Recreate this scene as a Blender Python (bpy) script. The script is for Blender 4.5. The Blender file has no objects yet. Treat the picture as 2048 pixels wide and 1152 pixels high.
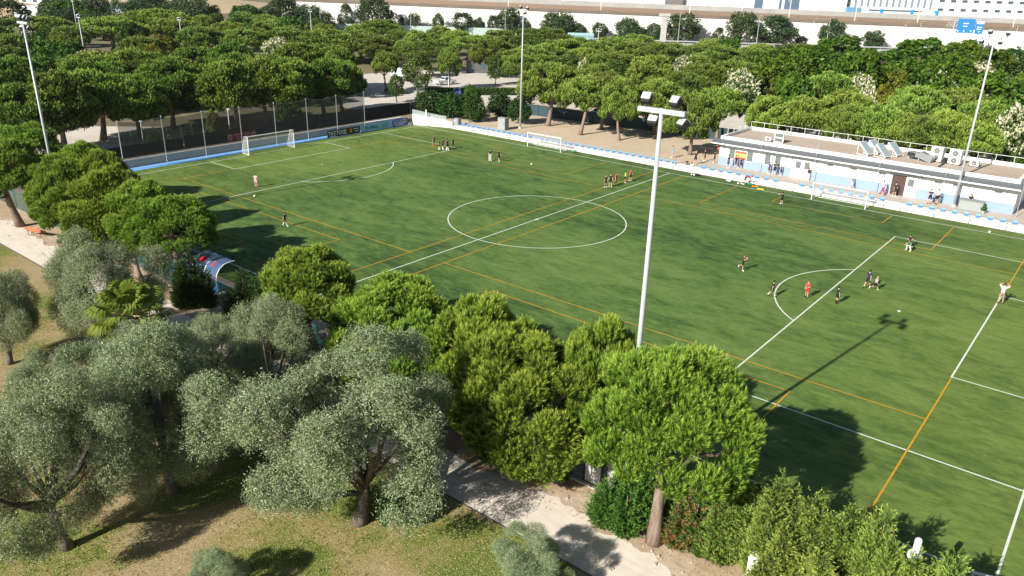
import bpy, bmesh, math, random
import numpy as np
from mathutils import Matrix, Vector

# ------------------------------------------------------------------ camera, sky, sun, exposure
SC = bpy.context.scene
COL = SC.collection
CAM_LOC = Vector((46.1338, -61.4978, 23.2298))
YAW, PITCH, ROLL, F_PX = 2.24550157, -0.382808509, 0.025974895, 1549.10
_fw = Vector((math.cos(PITCH) * math.cos(YAW), math.cos(PITCH) * math.sin(YAW), math.sin(PITCH)))
_rt = Vector((math.sin(YAW), -math.cos(YAW), 0))
_up = _rt.cross(_fw)
_r2 = _rt * math.cos(ROLL) + _up * math.sin(ROLL)
_u2 = -_rt * math.sin(ROLL) + _up * math.cos(ROLL)
cam_data = bpy.data.cameras.new('camera')
cam_data.sensor_width = 36.0
cam_data.lens = 36.0 * F_PX / 2048.0
cam_data.clip_start = 0.5
cam_data.clip_end = 6000.0
cam = bpy.data.objects.new('camera', cam_data)
_m = Matrix((_r2, _u2, -_fw)).transposed().to_4x4()
_m.translation = CAM_LOC
cam.matrix_world = _m
COL.objects.link(cam)
SC.camera = cam

SUN_DIR = Vector((0.128, 0.992, 0)).normalized() * math.cos(math.radians(30.3))
SUN_DIR.z = -math.sin(math.radians(30.3))
world = bpy.data.worlds.new('World')
SC.world = world
world.use_nodes = True
wt = world.node_tree
sky = wt.nodes.new('ShaderNodeTexSky')
sky.sky_type = 'NISHITA'
sky.sun_disc = False
sky.sun_elevation = math.radians(30.3)
sky.sun_rotation = math.radians(187.4)
sky.air_density = 1.0
sky.dust_density = 0.8
bg = wt.nodes['Background']
bg.inputs['Strength'].default_value = 0.05
wt.links.new(sky.outputs['Color'], bg.inputs['Color'])
sun_data = bpy.data.lights.new('sun', 'SUN')
sun_data.energy = 5.0
sun_data.angle = math.radians(0.5)
sun_data.color = (1.0, 0.95, 0.86)
sun = bpy.data.objects.new('sun', sun_data)
sun.rotation_euler = SUN_DIR.to_track_quat('-Z', 'Y').to_euler()
COL.objects.link(sun)
vs = SC.view_settings
vs.view_transform = 'Standard'
vs.look = 'None'
vs.exposure = 0.75
vs.gamma = 1.0
vs.use_curve_mapping = False
SC.cycles.max_bounces = 5
SC.cycles.diffuse_bounces = 3
SC.cycles.transmission_bounces = 3
SC.cycles.transparent_max_bounces = 8

R = math.radians
rnd = random.Random(7)

# ------------------------------------------------------------------ materials
MATS = {}
def _new(name):
    m = bpy.data.materials.new(name)
    m.use_nodes = True
    m.node_tree.nodes.clear()
    out = m.node_tree.nodes.new('ShaderNodeOutputMaterial')
    return m, m.node_tree, out

def mat(name, col=(.5, .5, .5), rough=.6, metal=0.0, spec=.4, vary=.08, scale=3.0, alpha=1.0, emit=None):
    """plain painted / plastic / metal surface with a little procedural mottling"""
    if name in MATS: return MATS[name]
    m, t, out = _new(name)
    N, L = t.nodes, t.links
    b = N.new('ShaderNodeBsdfPrincipled')
    b.inputs['Roughness'].default_value = rough
    b.inputs['Metallic'].default_value = metal
    b.inputs['Specular IOR Level'].default_value = spec
    tc = N.new('ShaderNodeTexCoord')
    nz = N.new('ShaderNodeTexNoise'); nz.inputs['Scale'].default_value = scale; nz.inputs['Detail'].default_value = 5
    L.new(tc.outputs['Object'], nz.inputs['Vector'])
    mx = N.new('ShaderNodeMix'); mx.data_type = 'RGBA'
    mx.inputs['A'].default_value = (*[c * (1 - vary) for c in col], 1)
    mx.inputs['B'].default_value = (*[min(1, c * (1 + vary)) for c in col], 1)
    L.new(nz.outputs['Fac'], mx.inputs['Factor'])
    L.new(mx.outputs['Result'], b.inputs['Base Color'])
    last = b.outputs[0]
    if alpha < 1:
        tr = N.new('ShaderNodeBsdfTransparent'); ms = N.new('ShaderNodeMixShader')
        ms.inputs[0].default_value = alpha
        L.new(tr.outputs[0], ms.inputs[1]); L.new(last, ms.inputs[2]); last = ms.outputs[0]
    L.new(last, out.inputs[0])
    MATS[name] = m
    return m

def ramp_node(N, stops):
    r = N.new('ShaderNodeValToRGB')
    el = r.color_ramp.elements
    while len(el) < len(stops): el.new(0.5)
    for e, (p, c) in zip(el, stops):
        e.position = p; e.color = (*c, 1)
    return r

def ground_mat(name, big, fine, big_scale=.15, fine_scale=2.5, mixf=.5, rough=.95, stretch=(1, 1, 1), speck=None, speck_scale=40, bump=.0, rot=0, speck_lo=.62):
    """ground: large patches (big ramp) x fine ramp, plus optional specks of litter / gravel"""
    if name in MATS: return MATS[name]
    m, t, out = _new(name)
    N, L = t.nodes, t.links
    b = N.new('ShaderNodeBsdfPrincipled'); b.inputs['Roughness'].default_value = rough
    b.inputs['Specular IOR Level'].default_value = .1
    tc = N.new('ShaderNodeTexCoord')
    mp = N.new('ShaderNodeMapping'); mp.inputs['Scale'].default_value = stretch; mp.inputs['Rotation'].default_value = (0, 0, rot)
    L.new(tc.outputs['Object'], mp.inputs['Vector'])
    n1 = N.new('ShaderNodeTexNoise'); n1.inputs['Scale'].default_value = big_scale; n1.inputs['Detail'].default_value = 7; n1.inputs['Roughness'].default_value = .62
    n1.inputs['Distortion'].default_value = .6
    n2 = N.new('ShaderNodeTexNoise'); n2.inputs['Scale'].default_value = fine_scale; n2.inputs['Detail'].default_value = 8; n2.inputs['Roughness'].default_value = .68
    L.new(mp.outputs[0], n1.inputs['Vector']); L.new(mp.outputs[0], n2.inputs['Vector'])
    r1 = ramp_node(N, big); r2 = ramp_node(N, fine)
    L.new(n1.outputs['Fac'], r1.inputs[0]); L.new(n2.outputs['Fac'], r2.inputs[0])
    mx = N.new('ShaderNodeMix'); mx.data_type = 'RGBA'; mx.inputs['Factor'].default_value = mixf
    L.new(r1.outputs[0], mx.inputs['A']); L.new(r2.outputs[0], mx.inputs['B'])
    cur = mx.outputs['Result']
    if speck:
        v = N.new('ShaderNodeTexNoise'); v.inputs['Scale'].default_value = speck_scale; v.inputs['Detail'].default_value = 3
        L.new(tc.outputs['Object'], v.inputs['Vector'])
        rr = ramp_node(N, [(speck_lo, (0, 0, 0)), (speck_lo + .06, (1, 1, 1))])
        L.new(v.outputs['Fac'], rr.inputs[0])
        ms = N.new('ShaderNodeMix'); ms.data_type = 'RGBA'
        L.new(rr.outputs[0], ms.inputs['Factor']); L.new(cur, ms.inputs['A']); ms.inputs['B'].default_value = (*speck, 1)
        cur = ms.outputs['Result']
    L.new(cur, b.inputs['Base Color'])
    if bump:
        bp = N.new('ShaderNodeBump'); bp.inputs['Strength'].default_value = bump; bp.inputs['Distance'].default_value = .05
        L.new(n2.outputs['Fac'], bp.inputs['Height']); L.new(bp.outputs[0], b.inputs['Normal'])
    L.new(b.outputs[0], out.inputs[0])
    MATS[name] = m
    return m

def leaf_mat(name, stops, rough=.55, trans=.3, vary=.25, spec=.25):
    """foliage: colour by the leaf's own tint attribute, shifted a little per tree"""
    if name in MATS: return MATS[name]
    m, t, out = _new(name)
    N, L = t.nodes, t.links
    at = N.new('ShaderNodeAttribute'); at.attribute_name = 'tint'
    r = ramp_node(N, stops)
    L.new(at.outputs['Fac'], r.inputs[0])
    oi = N.new('ShaderNodeObjectInfo')
    hs = N.new('ShaderNodeHueSaturation')
    mh = N.new('ShaderNodeMapRange'); mh.inputs[3].default_value = .485; mh.inputs[4].default_value = .515
    mv = N.new('ShaderNodeMapRange'); mv.inputs[3].default_value = 1 - vary; mv.inputs[4].default_value = 1 + vary
    L.new(oi.outputs['Random'], mh.inputs[0])
    mul = N.new('ShaderNodeMath'); mul.operation = 'MULTIPLY'; mul.inputs[1].default_value = 7.31
    fr = N.new('ShaderNodeMath'); fr.operation = 'FRACT'
    L.new(oi.outputs['Random'], mul.inputs[0]); L.new(mul.outputs[0], fr.inputs[0]); L.new(fr.outputs[0], mv.inputs[0])
    L.new(mh.outputs[0], hs.inputs['Hue']); L.new(mv.outputs[0], hs.inputs['Value'])
    L.new(r.outputs[0], hs.inputs['Color'])
    b = N.new('ShaderNodeBsdfPrincipled'); b.inputs['Roughness'].default_value = rough
    b.inputs['Specular IOR Level'].default_value = spec
    L.new(hs.outputs[0], b.inputs['Base Color'])
    tl = N.new('ShaderNodeBsdfTranslucent'); L.new(hs.outputs[0], tl.inputs['Color'])
    ms = N.new('ShaderNodeMixShader'); ms.inputs[0].default_value = trans
    L.new(b.outputs[0], ms.inputs[1]); L.new(tl.outputs[0], ms.inputs[2])
    L.new(ms.outputs[0], out.inputs[0])
    MATS[name] = m
    return m

# ------------------------------------------------------------------ mesh helpers
class MB:
    """collects shapes into one mesh"""
    def __init__(s): s.v, s.f, s.mi = [], [], []
    def add(s, vs, fs, mi=0):
        o = len(s.v); s.v += [tuple(v) for v in vs]
        for f in fs: s.f.append([i + o for i in f]); s.mi.append(mi)
        return s
    def box(s, x0, x1, y0, y1, z0, z1, mi=0):
        v = [(x0, y0, z0), (x1, y0, z0), (x1, y1, z0), (x0, y1, z0), (x0, y0, z1), (x1, y0, z1), (x1, y1, z1), (x0, y1, z1)]
        return s.add(v, [(3, 2, 1, 0), (4, 5, 6, 7), (0, 1, 5, 4), (1, 2, 6, 5), (2, 3, 7, 6), (3, 0, 4, 7)], mi)
    def bbox(s, x0, x1, y0, y1, z0, z1, b=.02, mi=0):
        """box with chamfered edges"""
        bm = bmesh.new(); bmesh.ops.create_cube(bm, size=1)
        for v in bm.verts:
            v.co = Vector(((x0 + x1) / 2 + v.co.x * (x1 - x0), (y0 + y1) / 2 + v.co.y * (y1 - y0), (z0 + z1) / 2 + v.co.z * (z1 - z0)))
        bmesh.ops.bevel(bm, geom=bm.edges[:], offset=b, segments=1, affect='EDGES')
        bm.verts.index_update()
        s.add([v.co[:] for v in bm.verts], [[v.index for v in f.verts] for f in bm.faces], mi)
        bm.free(); return s
    def obox(s, c, ax, ay, az, mi=0):
        """oriented box: centre and three half-axis vectors"""
        c, ax, ay, az = map(Vector, (c, ax, ay, az))
        v = [c + ax * i + ay * j + az * k for k in (-1, 1) for i, j in ((-1, -1), (1, -1), (1, 1), (-1, 1))]
        return s.add(v, [(3, 2, 1, 0), (4, 5, 6, 7), (0, 1, 5, 4), (1, 2, 6, 5), (2, 3, 7, 6), (3, 0, 4, 7)], mi)
    def tube(s, pts, rs, n=8, mi=0, cap=True):
        pts = [Vector(p) for p in pts]
        if not isinstance(rs, (list, tuple)): rs = [rs] * len(pts)
        rings = []
        prev = None
        for i, p in enumerate(pts):
            d = (pts[min(i + 1, len(pts) - 1)] - pts[max(i - 1, 0)]).normalized()
            ref = prev if prev is not None else (Vector((1, 0, 0)) if abs(d.x) < .9 else Vector((0, 1, 0)))
            a = d.cross(ref).normalized(); b = d.cross(a)
            prev = -b if prev is None else prev
            rings.append([p + (a * math.cos(2 * math.pi * k / n) + b * math.sin(2 * math.pi * k / n)) * rs[i] for k in range(n)])
        v = [q for r in rings for q in r]
        f = []
        for i in range(len(pts) - 1):
            for k in range(n):
                k2 = (k + 1) % n
                f.append((i * n + k, (i + 1) * n + k, (i + 1) * n + k2, i * n + k2))
        if cap:
            f.append(tuple(range(n))); f.append(tuple(reversed([(len(pts) - 1) * n + k for k in range(n)])))
        return s.add(v, f, mi)
    def lathe(s, prof, n=12, c=(0, 0, 0), mi=0):
        v = [(c[0] + r * math.cos(2 * math.pi * k / n), c[1] + r * math.sin(2 * math.pi * k / n), c[2] + z) for r, z in prof for k in range(n)]
        f = [(i * n + k, i * n + (k + 1) % n, (i + 1) * n + (k + 1) % n, (i + 1) * n + k) for i in range(len(prof) - 1) for k in range(n)]
        f.append(tuple(reversed(range(n)))); f.append(tuple((len(prof) - 1) * n + k for k in range(n)))
        return s.add(v, f, mi)
    def ell(s, c, r, n=10, m=7, mi=0):
        prof = [(max(1e-3, math.sin(math.pi * i / m)), -math.cos(math.pi * i / m)) for i in range(m + 1)]
        v = [(c[0] + r[0] * q * math.cos(2 * math.pi * k / n), c[1] + r[1] * q * math.sin(2 * math.pi * k / n), c[2] + r[2] * z) for q, z in prof for k in range(n)]
        f = [(i * n + k, i * n + (k + 1) % n, (i + 1) * n + (k + 1) % n, (i + 1) * n + k) for i in range(m) for k in range(n)]
        return s.add(v, f, mi)
    def sheet(s, pts, z=None, mi=0):
        v = [(p[0], p[1], p[2] if z is None else z) for p in pts]
        return s.add(v, [tuple(range(len(v)))], mi)
    def slab(s, pts, z0, z1, mi=0):
        n = len(pts)
        v = [(p[0], p[1], z0) for p in pts] + [(p[0], p[1], z1) for p in pts]
        f = [tuple(reversed(range(n))), tuple(range(n, 2 * n))] + [(i, (i + 1) % n, n + (i + 1) % n, n + i) for i in range(n)]
        return s.add(v, f, mi)
    def mesh(s, name, mats, smooth=False):
        me = bpy.data.meshes.new(name)
        me.from_pydata(s.v, [], s.f)
        for m in (mats if isinstance(mats, (list, tuple)) else [mats]): me.materials.append(m)
        me.polygons.foreach_set('material_index', s.mi)
        if smooth: me.polygons.foreach_set('use_smooth', [True] * len(s.f))
        me.update()
        return me
    def build(s, name, mats, parent=None, smooth=False, **tags):
        return link(name, s.mesh(name, mats, smooth), parent, **tags)

def link(name, data, parent=None, **tags):
    o = bpy.data.objects.new(name, data)
    COL.objects.link(o)
    if parent is not None: o.parent = parent
    for k, v in tags.items():
        if v is not None: o[k] = v
    return o
def thing(name, label, cat, loc=(0, 0, 0), rz=0.0, group=None, scale=(1, 1, 1)):
    o = link(name, None, None, label=label, category=cat, group=group)
    o.location = loc; o.rotation_euler = (0, 0, rz); o.scale = scale
    o.empty_display_size = .3
    return o
def struct(name, mb, mats, smooth=False):
    return mb.build(name, mats, None, smooth, kind='structure')
def copy_tree(o, parent=None):
    c = o.copy(); COL.objects.link(c); c.parent = parent
    for ch in list(o.children): copy_tree(ch, c)
    return c
def ordinal(i):
    tens = {20: 'twenty', 30: 'thirty', 40: 'forty'}
    base = ['first', 'second', 'third', 'fourth', 'fifth', 'sixth', 'seventh', 'eighth', 'ninth', 'tenth', 'eleventh', 'twelfth', 'thirteenth',
            'fourteenth', 'fifteenth', 'sixteenth', 'seventeenth', 'eighteenth', 'nineteenth', 'twentieth']
    if i < 20: return base[i]
    q, r_ = divmod(i + 1, 10)
    return tens[q * 10].replace('ty', 'tieth') if r_ == 0 else tens[q * 10] + '-' + base[r_ - 1]

_GL = {}
def text_mesh(body, mat_, size, loc, rot, parent, name='lettering', extrude=.004, align='LEFT', bold=0.0):
    cu = bpy.data.curves.new(name, 'FONT'); cu.body = body; cu.size = size; cu.extrude = extrude; cu.align_x = align; cu.offset = bold
    cu.resolution_u = 3
    tmp = bpy.data.objects.new('tmp_text', cu); COL.objects.link(tmp)
    bpy.context.view_layer.update()
    me = bpy.data.meshes.new_from_object(tmp.evaluated_get(bpy.context.evaluated_depsgraph_get()))
    me.name = name
    bpy.data.objects.remove(tmp); bpy.data.curves.remove(cu)
    me.materials.clear(); me.materials.append(mat_)
    o = link(name, me, parent)
    o.location = loc; o.rotation_euler = rot
    return o

# common paints
WHITE = mat('white_paint', (.8, .8, .79), .5, vary=.05)
WHITEWALL = mat('white_render', (.8, .8, .79), .85, vary=.06, scale=.6, spec=.1)
GREYM = mat('galvanised_metal', (.55, .57, .58), .4, .5, vary=.1)
DARKM = mat('dark_metal', (.03, .032, .035), .5, .2)
BLUE = mat('blue_paint', (.03, .27, .8), .6, vary=.12, scale=.8)
BLUESEAT = mat('blue_plastic', (.05, .28, .75), .45)
CONC = mat('concrete', (.42, .41, .39), .9, vary=.18, scale=1.2, spec=.1)
GLASS = mat('dark_glass', (.03, .045, .055), .12, spec=.6)
RUBBER = mat('rubber', (.02, .02, .02), .8)
BARK_PINE = ground_mat('pine_bark', [(.3, (.13, .085, .06)), (.7, (.33, .25, .2))], [(.3, (.07, .045, .035)), (.7, (.38, .3, .25))], 3.0, 9.0, .5, .9, (1, 1, .25), bump=.6)
BARK_OLIVE = ground_mat('olive_bark', [(.3, (.08, .065, .05)), (.7, (.2, .17, .14))], [(.3, (.05, .04, .03)), (.7, (.22, .19, .16))], 3.0, 8.0, .5, .9, (1, 1, .3), bump=.5)
# ------------------------------------------------------------------ the setting: ground, terraces, pitch, path, roads
ZT = 0.5    # level of the terrace and the land beyond the pitch
G_DIRT = ground_mat('dry_earth', [(.35, (.13, .115, .06)), (.5, (.2, .17, .1)), (.62, (.08, .11, .03))], [(.3, (.09, .085, .04)), (.7, (.25, .21, .14))], .07, 1.2, .45, speck=(.4, .36, .27), speck_scale=14)  # earth colour darkened to stand in for the shade under trees
b = MB()
b.sheet([(-50.2, -1500), (1500, -1500), (1500, 32.25), (-50.2, 32.25)], 0.0)
b.sheet([(-2600, -1500), (-50.2, -1500), (-50.2, 32.25), (-50.2, 3200), (-2600, 3200)], ZT)
b.sheet([(-50.2, 32.25), (1500, 32.25), (1500, 3200), (-50.2, 3200)], ZT)
b.add([(-50.2, -1500, 0), (-50.2, 32.25, 0), (-50.2, 32.25, ZT), (-50.2, -1500, ZT)], [(0, 1, 2, 3)])
b.add([(-50.2, 32.25, 0), (1500, 32.25, 0), (1500, 32.25, ZT), (-50.2, 32.25, ZT)], [(0, 1, 2, 3)])
struct('ground', b, G_DIRT)

# low rise far behind on the left with dry slopes
hv, hf = [], []
nx, ny = 24, 12
for j in range(ny + 1):
    for i in range(nx + 1):
        x = -900 + 560 * i / nx; y = -60 + 360 * j / ny
        e = min(i, nx - i, 5) / 5 * min(j, ny - j, 3) / 3
        h = e * (10 * (1 - i / nx) + 3 + 2.0 * math.sin(i * .9 + j) + 1.5 * math.cos(j * 1.3))
        hv.append((x, y, ZT + .02 - .6 * (1 - min(1, e * 3)) + max(0, h)))
for j in range(ny):
    for i in range(nx):
        a = j * (nx + 1) + i
        hf.append((a, a + 1, a + nx + 2, a + nx + 1))
G_HILL = ground_mat('dry_hillside', [(.35, (.42, .33, .2)), (.6, (.5, .4, .26)), (.72, (.16, .17, .06))], [(.3, (.3, .23, .13)), (.7, (.55, .45, .3))], .03, .3, .4)
struct('hills', MB().add(hv, hf), G_HILL, True)

# artificial turf
def turf_mat():
    m, t, out = _new('artificial_turf')
    N, L = t.nodes, t.links
    tc = N.new('ShaderNodeTexCoord'); mp = N.new('ShaderNodeMapping')
    mp.inputs['Rotation'].default_value = (0, 0, R(-14)); mp.inputs['Scale'].default_value = (.5, 1.25, 1)
    L.new(tc.outputs['Object'], mp.inputs[0])
    def noise(s, d, r, dist=0, vec=None):
        n = N.new('ShaderNodeTexNoise'); n.inputs['Scale'].default_value = s; n.inputs['Detail'].default_value = d
        n.inputs['Roughness'].default_value = r; n.inputs['Distortion'].default_value = dist
        L.new(vec or mp.outputs[0], n.inputs['Vector']); return n.outputs['Fac']
    def mix(f, a, b_, mode='MIX'):
        x = N.new('ShaderNodeMix'); x.data_type = 'RGBA'; x.blend_type = mode
        for sock, v in (('Factor', f), ('A', a), ('B', b_)):
            if hasattr(v, 'is_linked'): L.new(v, x.inputs[sock])
            else: x.inputs[sock].default_value = v
        return x.outputs['Result']
    def math_(op, a, b_):
        x = N.new('ShaderNodeMath'); x.operation = op; x.use_clamp = op == 'MULTIPLY'
        for i, v in enumerate((a, b_)):
            if hasattr(v, 'is_linked'): L.new(v, x.inputs[i])
            else: x.inputs[i].default_value = v
        return x.outputs[0]
    mid = math_('ADD', math_('MULTIPLY', noise(.5, 10, .66, .5), .5), math_('MULTIPLY', noise(1.7, 10, .7, .3), .5))
    big = noise(.055, 5, .55, .3)
    comb = math_('ADD', math_('MULTIPLY', mid, .66), math_('MULTIPLY', big, .34))
    r1 = ramp_node(N, [(.405, (.035, .073, .022)), (.46, (.065, .12, .031)), (.51, (.1, .166, .041)), (.585, (.14, .212, .057))])
    L.new(comb, r1.inputs[0])
    # lighter, yellower turf towards both goal ends
    sx = N.new('ShaderNodeSeparateXYZ'); L.new(tc.outputs['Object'], sx.inputs[0])
    ab = math_('ABSOLUTE', sx.outputs[0], 0)
    mr = N.new('ShaderNodeMapRange'); mr.inputs[1].default_value = 22; mr.inputs[2].default_value = 48; mr.inputs[4].default_value = .8
    L.new(ab, mr.inputs[0])
    end_mix = math_('MULTIPLY', mr.outputs[0], math_('ADD', noise(.16, 6, .6, .4), .35))
    r2 = ramp_node(N, [(.40, (.095, .148, .03)), (.49, (.158, .22, .043)), (.59, (.205, .265, .058))])
    L.new(comb, r2.inputs[0])
    c = mix(end_mix, r1.outputs[0], r2.outputs[0])
    fine = noise(5.0, 6, .75)
    rf_ = ramp_node(N, [(.3, (.62, .62, .62)), (.55, (1, 1, 1)), (.75, (1.2, 1.2, 1.1))]); L.new(fine, rf_.inputs[0])
    c = mix(.75, c, rf_.outputs[0], 'MULTIPLY')
    b_ = N.new('ShaderNodeBsdfPrincipled'); b_.inputs['Roughness'].default_value = .85; b_.inputs['Specular IOR Level'].default_value = .15
    L.new(c, b_.inputs['Base Color'])
    bp = N.new('ShaderNodeBump'); bp.inputs['Strength'].default_value = .25; bp.inputs['Distance'].default_value = .04
    L.new(fine, bp.inputs['Height']); L.new(bp.outputs[0], b_.inputs['Normal'])
    L.new(b_.outputs[0], out.inputs[0])
    return m
G_TURF = turf_mat()
struct('football_pitch', MB().sheet([(-48.0, -30.6), (50.2, -30.6), (50.2, 30.4), (-48.0, 30.4)], .004), G_TURF)

LINE_W = ground_mat('white_line_paint', [(.3, (.56, .6, .5)), (.7, (.74, .76, .7))], [(.3, (.36, .44, .28)), (.7, (.8, .82, .76))], 1.2, 9, .5)
LINE_O = ground_mat('orange_line_paint', [(.3, (.44, .23, .025)), (.7, (.6, .31, .025))], [(.3, (.28, .19, .025)), (.7, (.64, .33, .03))], 1.2, 9, .5)
def seg(b, x0, y0, x1, y1, w, z):
    d = Vector((x1 - x0, y1 - y0)).normalized(); n = Vector((-d.y, d.x)) * (w / 2); e = d * (w / 2)
    b.sheet([(x0 - e.x + n.x, y0 - e.y + n.y), (x0 - e.x - n.x, y0 - e.y - n.y), (x1 + e.x - n.x, y1 + e.y - n.y), (x1 + e.x + n.x, y1 + e.y + n.y)], z)
def arc(b, cx, cy, r, a0, a1, w, z, n=48):
    for i in range(n):
        t0 = a0 + (a1 - a0) * i / n; t1 = a0 + (a1 - a0) * (i + 1) / n
        b.sheet([(cx + (r - w / 2) * math.cos(t0), cy + (r - w / 2) * math.sin(t0)), (cx + (r + w / 2) * math.cos(t0), cy + (r + w / 2) * math.sin(t0)),
                 (cx + (r + w / 2) * math.cos(t1), cy + (r + w / 2) * math.sin(t1)), (cx + (r - w / 2) * math.cos(t1), cy + (r - w / 2) * math.sin(t1))], z)
HX, HY, LW = 46.12, 28.35, .11
wl = MB(); zw = .012
for y in (-HY, HY): seg(wl, -HX, y, HX, y, LW, zw)
for x in (-HX, 0, HX): seg(wl, x, -HY + .06, x, HY - .06, LW, zw + .0008 * (1 + (x == 0)))
arc(wl, 0, 0, 9.15, 0, 2 * math.pi, LW, zw + .003, 96)
arc(wl, 0, 0, .1, 0, 2 * math.pi, .2, zw + .004, 16)
for s in (-1, 1):
    q = HX - 16.5; g = HX - 5.5
    for w_, xx, zz in ((20.16, q, .0012), (9.16, g, .002)):
        seg(wl, s * xx, -w_, s * xx, w_, LW, zw + zz + .001)
        for yy in (-w_, w_): seg(wl, s * xx, yy, s * (HX - .06), yy, LW, zw + zz + .0003)
    a = math.acos(5.5 / 9.15)
    arc(wl, s * (HX - 11), 0, 9.15, (math.pi - a) if s > 0 else -a, (math.pi + a) if s > 0 else a, LW, zw + .0035, 40)
    arc(wl, s * (HX - 11), 0, .06, 0, 2 * math.pi, .14, zw + .004, 12)
struct('white_pitch_markings', wl, LINE_W)
ol = MB(); zo = .018
for s in (-1, 1):
    seg(ol, s * 2.1, -HY, s * 2.1, HY, .1, zo)
    for t in (-1, 1): seg(ol, s * 40.65, t * 9.3, s * 40.65, t * HY, .1, zo)
    for t in (-1, 1):
        seg(ol, s * 2.1, t * 15.95, s * 40.65, t * 15.95, .09, zo + .001)
        seg(ol, s * 9.4, t * 18.05, s * 33.4, t * 18.05, .09, zo + .0015)
        for x in (9.4, 33.4): seg(ol, s * x, t * 18.05, s * x, t * 27.9, .09, zo + .002)
        seg(ol, s * 15.3, t * 24.3, s * 27.3, t * 24.3, .09, zo + .0025)
        for x in (15.3, 27.3): seg(ol, s * x, t * 24.3, s * x, t * 27.9, .09, zo + .003)
# the marking inside the white goal-area line stays white there
struct('orange_pitch_markings', ol, LINE_O)

# strip behind the left goal, painted blue
struct('blue_floor_strip', MB().sheet([(-49.95, -24), (-48.0, -24), (-48.0, 28.4), (-49.95, 28.4)], .03), mat('sky_blue_floor', (.17, .4, .74), .6, vary=.1, scale=.6))
# park path and lawn on the near side
G_PATH = ground_mat('pale_sand_path', [(.3, (.6, .53, .45)), (.55, (.68, .61, .53)), (.75, (.5, .4, .3))], [(.3, (.5, .42, .34)), (.7, (.76, .7, .61))], .18, 2.2, .5, stretch=(.35, 1, 1), speck=(.3, .24, .18), speck_scale=22, speck_lo=.7)
b = MB()
pv = []
N = 420
for i in range(N + 1):
    x = -120 + 190 * i / N
    pv.append((x, -36.3 + .3 * math.sin(x * .5) + .22 * math.sin(x * 1.7 + 1) + rnd.uniform(-.28, .28), 0))
poly = [(-120, -39.2)] + [(70, -39.2)]
for i in range(N):
    b.add([(pv[i][0], -39.2, .006), (pv[i + 1][0], -39.2, .006), (pv[i + 1][0], pv[i + 1][1], .006), (pv[i][0], pv[i][1], .006)], [(0, 1, 2, 3)])
struct('path', b, G_PATH)
struct('path_edging', MB().box(-120, 70, -39.29, -39.215, 0, .045), mat('rusty_edging', (.12, .1, .08), .8))
G_VERGE = ground_mat('dry_verge', [(.35, (.34, .23, .13)), (.48, (.46, .36, .25)), (.6, (.58, .5, .4))], [(.3, (.24, .15, .08)), (.7, (.52, .42, .31))], .35, 3.0, .5, stretch=(.6, 1.2, 1), speck=(.2, .13, .07), speck_scale=16, speck_lo=.64)
struct('dry_verge', MB().sheet([(-120, -36.9), (70, -36.9), (70, -30.6), (-120, -30.6)], .003), G_VERGE)
G_LAWN = ground_mat('parched_lawn',
    [(.40, (.06, .125, .01)), (.45, (.1, .15, .018)), (.49, (.25, .2, .08)), (.58, (.37, .27, .17))],
    [(.3, (.06, .075, .012)), (.5, (.17, .165, .04)), (.75, (.38, .3, .15))], .11, 3.4, .33, speck=(.55, .47, .28), speck_scale=17, bump=.6, speck_lo=.58)
struct('lawn', MB().sheet([(-120, -140), (110, -140), (110, -39.29), (-120, -39.29)], .005), G_LAWN)

# terrace in front of the building, sand playground at its left
G_PAVE = ground_mat('terrace_paving', [(.35, (.42, .37, .31)), (.65, (.5, .45, .39))], [(.3, (.36, .31, .26)), (.7, (.54, .49, .43))], .4, 3, .4)
struct('terrace_pavement', MB().sheet([(1.5, 32.3), (60, 32.3), (60, 48), (1.5, 48)], ZT + .012), G_PAVE)
G_SAND = ground_mat('playground_sand', [(.35, (.45, .36, .25)), (.65, (.56, .46, .34))], [(.3, (.38, .3, .2)), (.7, (.6, .5, .38))], .12, 1.4, .45)
struct('playground_sand', MB().sheet([(-46, 31.4 + .9), (1.5, 32.3), (1.5, 60), (-46, 60)], ZT + .008), G_SAND)
G_LANE = ground_mat('pale_car_park', [(.35, (.5, .46, .41)), (.65, (.62, .57, .51))], [(.3, (.4, .36, .31)), (.7, (.66, .61, .54))], .06, .6, .45)
b = MB()
b.sheet([(-108, 40), (-60, 28), (-50, 46), (-50, 76), (-66, 90), (-96, 96)], ZT + .010)
b.sheet([(-50, 60.0), (60, 60.0), (60, 86), (-50, 78)], ZT + .010)
b.sheet([(-78, -40), (-54.5, -34), (-54.5, -7), (-60, -2), (-66, 2), (-78, -10)], ZT + .010)
b.sheet([(-190, 150), (-150, 176), (-160, 190), (-210, 160)], ZT + .010)
struct('car_park', b, G_LANE)
G_CLAY = ground_mat('orange_clay', [(.35, (.4, .2, .1)), (.65, (.5, .27, .14))], [(.3, (.34, .17, .08)), (.7, (.52, .3, .17))], .1, 1.5, .4)
struct('clay_court', MB().sheet([(-66, -1.4), (-55.5, -6.5), (-55.5, 16), (-70, 16)], ZT + .014), G_CLAY)
G_SOIL = ground_mat('planting_soil', [(.35, (.22, .16, .1)), (.65, (.34, .26, .17))], [(.3, (.1, .1, .04)), (.7, (.4, .32, .22))], .4, 2.5, .5)
struct('soil_strip', MB().sheet([(-53.6, -45), (-50.6, -45), (-50.6, 34), (-53.6, 34)], ZT + .02), G_SOIL)

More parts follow.
